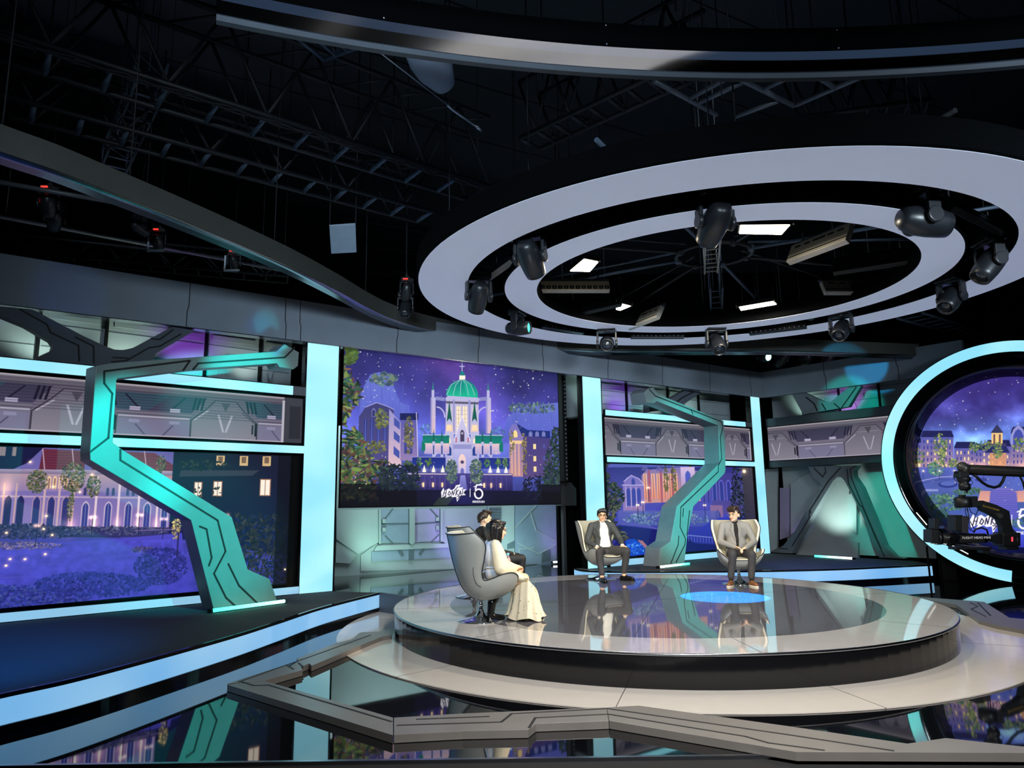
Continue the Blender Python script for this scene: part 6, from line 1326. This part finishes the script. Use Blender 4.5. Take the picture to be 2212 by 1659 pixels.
def sit_man(loc, rz, label, jac, shirt, trou, shoem, solem, hairm, style, hrot, open_w, hands, knees, ank, toes, skin, glasses, sock=None, turtle=False, tie=False, lean=.0):
    t = thing('person', label, 'person', (loc[0], loc[1], PZ), R(rz), local=True); B = Blob()
    hip = V(0, .06, .50); chest = V(0, .13 - lean, .80); sh = [V(s_ * .175, .12 - lean, .925) for s_ in (-1, 1)]; neck = V(0, .11 - lean, .98); hc = V(0, .075 - lean, 1.105)
    M = Matrix.Rotation(R(hrot), 3, 'Z') @ Matrix.Rotation(R(4), 3, 'X')
    B.cap(neck - V(0, 0, .04), hc + V(0, .02, -.05), .05, .052); B.cap(hip, chest, .11, .12); B.cap(chest, neck, .11, .05)
    J = Blob(); J.ell(V(0, .11 - lean, .80), (.178, .122, .17)); J.ell(V(0, .075, .62), (.172, .135, .17)); J.cap(sh[0] * .98, sh[1] * .98, .066, .066); J.cap(sh[0], V(0, .12 - lean, .975), .06, .055); J.cap(sh[1], V(0, .12 - lean, .975), .06, .055)
    for s_ in (-1, 1): J.cap(V(s_ * .11, .03, .56), V(s_ * .15, -.05, .50), .07, .05)
    for i, s_ in enumerate((-1, 1)):
        el, wr, hd, upv, sd, cu = hands[i]; el = V(*el); wr = V(*wr); J.chain([sh[i] + V(s_ * .015, 0, 0), sh[i].lerp(el, .5) + V(s_ * .012, 0, 0), el, el.lerp(wr, .55), wr], [.066, .060, .054, .048, .038])
        B.chain([sh[i], el, wr], [.04, .035, .026]); UPH[0] = upv; add_hand(B, wr, hd, upv, sd, cu)
        if not turtle: c = Blob(); d_ = (wr - el).normalized(); c.cap(wr - d_ * .01, wr + d_ * .012, .034, .033); c.done('shirt_cuff', shirt, t, .008, 2)
    P = head(B, t, hc, M, hairm, style, glasses)
    for i in range(2):
        if sock is None and ank: B.cap(V(*ank[i]) + V(0, 0, .05), V(*ank[i]) + V(0, 0, .16), .036, .04)
    B.done('body', skin, t, .0065, 4)
    J.done('jacket', jac, t, .011, 5)
    # shirt front, lapels, collar: panels laid over the chest
    def jy(x, z):
        out = .2
        for (cy, cz, rx, ry, rz) in ((.11 - lean, .80, .178, .122, .17), (.075, .62, .172, .135, .17)):
            q = 1 - (x / rx) ** 2 - ((z - cz) / rz) ** 2
            if q > 0: out = min(out, cy - ry * math.sqrt(q))
        return min(out, .055 - lean)
    def panel(b, zs, xl, xr, o0, mi=0):
        rows = []
        for z in zs:
            l, r = xl(z), xr(z); rows.append([V(l + (r - l) * k / 8, min(jy(l + (r - l) * k / 8, z + d_) for d_ in (-.03, 0, .03)) - o0 * (1 if 0 < k < 8 else -.6), z) for k in range(9)])
        b.grid(rows, mi, True)
    zs = [.975 - .415 * k / 16 for k in range(17)]; ow = lambda z: max(.012, open_w * (.62 + .38 * min(1, (.975 - z) / .12)) + (open_w * .5 * max(0, (.68 - z) / .12) if open_w > .05 else -(open_w * .55) * max(0, (.93 - z) / .35)))
    b = MB(); panel(b, zs, lambda z: -ow(z), lambda z: ow(z), .010); S_ = b.build('shirt_front' if not turtle else 'turtleneck_front', shirt, t)
    N_ = Blob(); N_.cap(neck - V(0, 0, .04), neck + V(0, -.004, .045 if turtle else .010), .062, .056 if turtle else .060); N_.done('shirt_collar' if not turtle else 'turtleneck_collar', shirt, t, .009, 3)
    b = MB()
    for s_ in (-1, 1):
        lw = lambda z: .012 + .058 * max(0, min(1, (z - .70) / .17)) * (1 if z < .885 else .62); zl = [.97 - .27 * k / 14 for k in range(15)]
        panel(b, zl, lambda z: s_ * ow(z) * .97, lambda z: s_ * (ow(z) + lw(z)), .016)
    b.build('lapel', jac, t)
    b = MB()
    for z in (.70, .62) if not open_w > .05 else (): b.ball(V(-.02, jy(-.02, z) - .012, z), (.009, .005, .009), 0, 8, 6)
    if not open_w > .05: b.build('button', M_EYE, t)
    if tie: b = MB(); plate(b, [V(-.014, .02, .945), V(.014, .02, .945), V(.022, -.05, .78), V(0, -.06, .74), V(-.022, -.05, .78)], V(0, .01, 0)); b.build('necktie', M_BLACK, t)
    T = Blob(); T.ell(hip + V(0, -.01, -.02), (.165, .13, .10))
    for i, s_ in enumerate((-1, 1)):
        k = V(*knees[i]); a = V(*ank[i]); T.chain([V(s_ * .085, .02, .475), V(s_ * .085, .02, .475).lerp(k, .5) + V(0, 0, .012), k, k.lerp(a, .35) + V(0, .015, 0), a + V(0, 0, .13)], [.098, .09, .068, .062, .052])
        if sock: c = Blob(); c.cap(a + V(0, 0, .06), a + V(0, 0, .17), .036, .04); c.done('sock', sock, t, .01, 2)
        shoe('shoe', shoem, solem, t, a, toes[i])
    T.done('trousers', trou, t, .011, 5)
    b = MB(); q = [P(.07, -.03, -.03), P(.068, -.07, -.06), P(.045, -.092, -.072)]; b.tube(q, .0028, 5); b.ball(q[-1], .008, 0, 8, 6); b.build('headset_microphone', M_EARB, t)
    return t
LG = mat('blazer_light_grey', (132, 132, 130), .75, var=.08, scale=50); DG = mat('suit_dark_grey', (60, 64, 66), .75, var=.1, scale=50); CH_T = mat('trousers_charcoal', (52, 52, 54), .8, var=.1, scale=40); BK = mat('suit_black', (17, 18, 22), .6, var=.1)
WS = mat('shirt_white', (232, 230, 222), .7, var=.03); TN = mat('turtleneck_black', (16, 16, 17), .85); SHB = mat('shoe_black', (14, 14, 15), .2); SHBR = mat('shoe_brown', (112, 72, 42), .6); SOLE = mat('sole_white', (225, 220, 210), .5)
dn = (0, -.6, -.8)
sit_man((3.66, 11.95), -6, 'person in light grey blazer and black turtleneck, seated with clasped hands', LG, TN, CH_T, SHBR, SOLE, HAIRBR, 'fringe', -42, .038,
        [((-.27, -.02, .67), (-.085, -.24, .60), (.75, -.55, -.2), (0, -.3, 1), (0, -1, .3), .9), ((.27, -.02, .67), (.085, -.25, .585), (-.75, -.5, -.2), (0, -.3, 1), (0, -1, .3), .9)],
        [(-.15, -.36, .49), (.15, -.36, .49)], [(-.19, -.33, .02), (.12, -.36, .02)], [(-.5, -1), (.25, -1)], SKINP, mat('spectacle_wire', (200, 196, 190), .25, .9), mat('sock_black', (14, 14, 16), .9), True)
sit_man((1.60, 12.86), 14, 'person in dark grey suit and open white shirt, hands on the spread thighs', DG, WS, CH_T, SHB, SHB, HAIRB, 'parted', -16, .085,
        [((-.31, .03, .66), (-.24, -.22, .585), (.1, -.85, -.35), (0, -.3, 1), (1, 0, 0), .55), ((.32, .05, .68), (.25, -.20, .595), (0, -.85, -.3), (0, -.3, 1), (-1, 0, 0), .55)],
        [(-.24, -.36, .50), (.27, -.34, .50)], [(-.22, -.40, .02), (.24, -.26, .02)], [(.0, -1), (.75, -.8)], SKIN, M_FRAME)
sit_man((-.36, 10.88), 106, 'person in black suit, white shirt and tie, seated behind the woman', BK, WS, BK, SHB, SHB, HAIRBR, 'short', 2, .06,
        [((-.28, .02, .66), (-.13, -.30, .60), (.1, -.85, -.3), (0, -.3, 1), (1, 0, 0), .7), ((.28, .02, .66), (.14, -.30, .60), (0, -.85, -.3), (0, -.3, 1), (-1, 0, 0), .7)],
        [(-.16, -.44, .53), (.14, -.46, .53)], [(-.15, -.46, .02), (.13, -.50, .02)], [(0, -1), (0, -1)], SKINP, None, mat('sock_black', (14, 14, 16), .9), False, True)

# the woman in the long pale dress
t = thing('person', 'person with black bob in a long cream dress, in the nearest armchair', 'person', (-.15, 8.68, PZ), R(106), local=True)
DRS = mat('dress_cream', (226, 214, 186), .7, var=.05, scale=14, trans=0.0, bump=.25, bscale=26); B = Blob()
hc = V(0, .05, 1.03); M = Matrix.Rotation(R(8), 3, 'Z') @ Matrix.Rotation(R(6), 3, 'X'); sh = [V(s_ * .15, .11, .865) for s_ in (-1, 1)]
B.cap(V(0, .10, .86), hc + V(0, .02, -.05), .042, .045); B.cap(V(0, .06, .5), V(0, .10, .80), .10, .10); B.cap(V(0, .1, .8), V(0, .1, .9), .09, .05); head(B, t, hc, M, HAIRB, 'bob', mat('spectacle_wire', (200, 196, 190), .25, .9), True, True)
for i, (s_, el, wr) in enumerate(((-1, V(-.24, .06, .63), V(-.09, -.18, .60)), (1, V(.24, .04, .63), V(.09, -.17, .59)))):
    B.chain([sh[i], el, wr], [.04, .034, .024]); UPH[0] = (0, -.2, 1); add_hand(B, wr, V(-s_ * .85, -.5, -.1), (0, 0, 1), V(-s_, 0, 0), .9)
B.chain([V(-.09, 0, .46), V(-.11, -.24, .47), V(-.10, -.22, .10)], [.08, .06, .045]); B.chain([V(.09, 0, .46), V(.10, -.25, .47), V(.09, -.25, .10)], [.08, .06, .04]); B.done('body', SKINP, t, .0065, 4)
D = Blob(); D.ell(V(0, .10, .74), (.158, .115, .18)); D.ell(V(0, .06, .54), (.17, .14, .12)); D.cap(sh[0], sh[1], .058, .058); D.cap(sh[0], V(0, .10, .91), .05, .045); D.cap(sh[1], V(0, .10, .91), .05, .045)
for i, (s_, el, wr) in enumerate(((-1, V(-.25, .07, .62), V(-.10, -.15, .60)), (1, V(.25, .05, .62), V(.10, -.15, .60)))): D.chain([sh[i], sh[i].lerp(el, .5) + V(s_ * .02, 0, 0), el, el.lerp(wr, .5) + V(0, 0, -.02), wr], [.062, .085, .095, .085, .035])
D.done('dress_bodice', DRS, t, .011, 5)['label'] = 'cream bodice with full sheer sleeves'
b = MB(); rows = []
rg = [((0, .05, .60), (0, .15, .0), .165), ((0, -.02, .555), (0, .16, .07), .20), ((0, -.10, .49), (0, .05, .085), .22), ((0, -.18, .485), (0, .03, .08), .225), ((0, -.26, .465), (0, .06, .08), .225), ((0, -.28, .42), (0, .11, .07), .23), ((0, -.28, .32), (0, .14, .03), .245), ((0, -.28, .2), (0, .16, .01), .265), ((0, -.28, .09), (0, .19, 0), .29), ((0, -.28, .006), (0, .22, 0), .32)]
for i, (c, v2, w) in enumerate(rg):
    f_ = max(0, (i - 3) / 6); rows.append([V(*c) + V(w * math.cos(a), 0, 0) * (1 + .09 * f_ * math.sin(a * 9 + i * .2)) + V(*v2) * math.sin(a) * (1 + .11 * f_ * math.sin(a * 11)) + V(0, 0, .02 * f_ * math.sin(a * 5) if i == 9 else 0) + V(0, 0, .02 if i == 9 else 0) for a in [2 * PI * j / 96 for j in range(96)]])
b.grid(rows, 0, True, True); b.build('dress_skirt', DRS, t)['label'] = 'long cream skirt spreading to the floor'
b = MB(); 
for i in range(46):
    a = rnd.random() * 2 * PI; k = rnd.uniform(3.2, 8.6); i0 = int(k); f_ = k - i0; j = int(a / (2 * PI) * 96) % 96; p = rows[i0][j].lerp(rows[i0 + 1][j], f_); n = (p - V(*rg[i0][0])).normalized(); b.ball(p + n * .003, (.009, .009, .006), 0, 6, 4)
b.build('flower_sprigs', mat('sprig_tan', (196, 172, 122), .7), t)['kind'] = 'stuff'
b = MB(); p = hc + M @ V(-.078, 0, -.06); b.tube([p, p + V(0, -.002, -.035)], .003, 5); b.ball(p + V(0, 0, -.045), .007, 0, 8, 6); b.build('earring', M_CHROME, t)
T = Blob(); T.chain([V(.0, .02, .36), V(-.02, .13, .20), V(-.03, .15, .07)], [.05, .052, .042]); T.cap(V(-.03, .15, .045), V(-.03, .0, .03), .042, .03); T.done('boot', SHB, t, .01, 3)
# water bottle held upright by the man in black
t = thing('water_bottle', 'clear water bottle with a blue cap, upright on the dress-wearer\'s lap', 'bottle', (-.075, 8.62, .885))
b = MB(); b.lathe([(0, 0), (.03, 0), (.033, .01), (.033, .10), (.028, .13), (.013, .16), (.013, .175), (0, .175)], t.location, 20); b.build('bottle', mat('clear_plastic', (215, 200, 225), .05, trans=.85, ior=1.3), t)
b = MB(); b.lathe([(0, .172), (.016, .172), (.016, .20), (0, .20)], t.location, 16); b.build('cap', mat('cap_blue', (120, 190, 235), .4), t)

# ---------------------------------------------------------------- camera crane before the portal
CY = 11.4
def K(x, y, o=0.0): return aty(1960 + x / 5.532, 980 + y / 5.532, CY + o)
M_JIB = mat('crane_black', (17, 17, 20), .4, var=.15); M_JIBG = mat('crane_grey', (92, 90, 88), .35, .6); M_PLATE = mat('head_plate', (52, 50, 50), .3, .5)
t = thing('camera_crane', 'black camera crane arm reaching in from the right, with a hanging stabilised head', 'camera crane', tuple(K(900, 200)))
def tb(name, pts, r, m=M_JIB, seg=10): b = MB(); b.tube([K(*q) for q in pts], r, seg); return b.build(name, m, t)
def bx_(name, q0, q1, th, m=M_JIB, o=0.0, bev=.008):
    p = [K(q0[0], q0[1], o), K(q1[0], q0[1], o), K(q1[0], q1[1], o), K(q0[0], q1[1], o)]; b = MB(); b.prism([v - V(0, th / 2, 0) for v in p], (0, th, 0)); return b.build(name, m, t, bev)
b = MB(); p, q = K(690, 190), K(4200, 330); b.cyl(p, q, .082, None, 20); b.build('boom', M_JIB, t); b = MB(); b.cyl(K(640, 175), K(705, 182), .088, None, 20); b.ball(K(660, 160), .085, 0, 12, 8); b.build('boom_nose', M_JIBG, t)
bx_('tilt_bracket', (590, 215), (705, 290), .16); bx_('tilt_bracket', (575, 208), (720, 225), .12, M_PLATE)
b = MB(); b.lathe([(0, 0), (.06, 0), (.085, .03), (.085, .10), (.06, .12), (.1, .16), (.1, .2), (.05, .24), (0, .24)], K(690, 440), 20); b.build('swivel_joint', M_JIB, t)
tb('coiled_cable', [(620, 250), (600, 320), (650, 370), (720, 350), (740, 300), (700, 250)], .012); tb('coiled_cable', [(700, 240), (640, 290), (610, 340), (660, 400), (730, 400)], .012, M_JIBG); tb('thin_cable', [(620, 215), (555, 240), (550, 290), (590, 340)], .005); tb('thin_cable', [(740, 300), (785, 340), (760, 380)], .005)
tb('slack_cable', [(780, 240), (830, 280), (890, 340), (960, 385), (1040, 405), (1100, 385), (1140, 330), (1170, 250), (1230, 200)], .022); tb('slack_cable', [(1260, 190), (1330, 240), (1380, 340), (1410, 450)], .016)
b = MB(); b.lathe([(0, -.0), (.03, 0), (.03, .06), (0, .06)], K(700, 470), 12); b.build('pan_shaft', M_CHROME, t)
b = MB(); b.lathe([(0, 0), (.11, 0), (.125, .02), (.125, .14), (.1, .16), (.05, .17), (.05, .2), (0, .2)], K(672, 645), 24); b.build('pan_motor', M_JIB, t); bx_('motor_box', (695, 510), (800, 640), .18)
b = MB()
for y in (578, 632): b.ball(K(740, y, -.1), .011, 0, 8, 6)
b.build('status_light', mat('led_green', (160, 255, 60), .3, emit=(150, 255, 50), es=3), t)
def slab_px(name, pts, th, m=M_JIB, o=0): b = MB(); b.prism([K(x, y, o) - V(0, th / 2, 0) for x, y in pts], (0, th, 0)); return b.build(name, m, t, .01)
slab_px('yaw_arm', [(790, 570), (880, 560), (1040, 610), (1195, 685), (1205, 770), (1235, 900), (1250, 960), (1110, 960), (1100, 870), (1060, 780), (960, 720), (870, 680), (850, 640), (790, 620)], .11)
slab_px('arm_cutout', [(1050, 715), (1120, 710), (1150, 740), (1130, 775), (1090, 770)], .014, M_JIBG, -.062)
bx_('tilt_motor', (1080, 940), (1290, 1100), .24); b = MB(); b.cyl(K(1275, 1020, -.1), K(1275, 1020, .1), .055, None, 20); b.build('motor_cap', M_JIB, t); tb('motor_cable', [(1230, 880), (1300, 950), (1325, 1030), (1310, 1090)], .014)
bx_('readout_strip', (1245, 995), (1262, 1050), .01, mat('strip_red', (240, 70, 90), .4, emit=(235, 70, 90), es=.9), -.126, 0); bx_('motor_rim', (1090, 950), (1260, 985), .25, M_PLATE)
b = MB(); b.cyl(K(600, 1010), K(930, 1010), .075, None, 20); b.build('roll_tube', M_JIB, t); bx_('name_plate', (630, 975), (920, 1060), .02, M_PLATE, -.075, .004)
slab_px('roll_motor_link', [(930, 985), (1090, 945), (1090, 1080), (930, 1040)], .12)
bx_('camera_body', (520, 740), (610, 920), .2); bx_('battery', (612, 745), (690, 945), .18, mat('battery_grey', (48, 42, 46), .5)); bx_('camera_top_plate', (512, 732), (612, 752), .21, M_PLATE)
b = MB(); b.cyl(K(570, 1010), K(390, 1010), .09, .075, 24); b.cyl(K(390, 1010), K(345, 1010), .1, .1, 24); b.build('lens_barrel', M_JIB, t); b = MB(); b.cyl(K(525, 1015, -.1), K(525, 1015, -.08), .02, None, 12); b.build('lens_knob', M_CHROME, t)
bx_('matte_box', (235, 905), (330, 1060), .22); bx_('matte_flag', (283, 775), (350, 900), .16); tb('matte_rod', [(330, 850), (330, 1085)], .012, M_CHROME); tb('rail_rod', [(280, 1065), (760, 1110)], .012, M_CHROME); tb('rail_rod', [(380, 990), (540, 950)], .01, M_JIBG); bx_('follow_focus', (350, 865), (430, 895), .06, mat('focus_blue', (70, 90, 140), .4, .4))
bx_('base_plate', (530, 1110), (960, 1145), .2, M_JIB); bx_('base_plate', (870, 1130), (955, 1185), .14, M_PLATE); bx_('base_plate', (1130, 1100), (1280, 1145), .2, M_JIB)
for pts in (((690, 650), (700, 720), (730, 800), (760, 900), (790, 940)), ((710, 650), (730, 720), (745, 800), (800, 900)), ((740, 650), (760, 700), (820, 730), (850, 660)), ((720, 655), (735, 760), (720, 860), (760, 930))): tb('thin_cable', pts, .006)
tb('loop_cable', [(790, 940), (820, 900), (890, 885), (950, 910), (965, 970)], .014)
def text(s_, name, p, right, up, size, m, parent):
    c = bpy.data.curves.new(name, 'FONT'); c.body = s_; c.size = size; c.extrude = .0015; o = bpy.data.objects.new(name, c); COL.objects.link(o)
    bpy.context.view_layer.update(); me = bpy.data.meshes.new_from_object(o.evaluated_get(bpy.context.evaluated_depsgraph_get())); bpy.data.objects.remove(o)
    r = Vector(right).normalized(); u = (Vector(up) - r * Vector(up).dot(r)).normalized(); Mx = Matrix((r, u, r.cross(u))).transposed(); w = max(v.co.x for v in me.vertices); org = ORG[parent.name]
    for v in me.vertices: v.co = Vector(p) + Mx @ v.co - org
    me.materials.append(m); o = bpy.data.objects.new(name, me); COL.objects.link(o); o.parent = parent; return o
text('FLIGHT HEAD MINI', 'lettering', K(658, 1020, -.088), (1, 0, 0), (0, 0, 1), .052, mat('lettering_white', (230, 225, 225), .5, emit=(200, 195, 195), es=.25), t)
text('Servicevision', 'lettering', K(900, 632, -.06), (K(1020, 665) - K(900, 632)), (0, 0, 1), .05, mat('lettering_gold', (200, 160, 60), .5), t)
spot('crane_light', (8.5, 5.5, 4.5), tuple(K(800, 900)), 60, (255, 245, 230), 14, .7, .1)
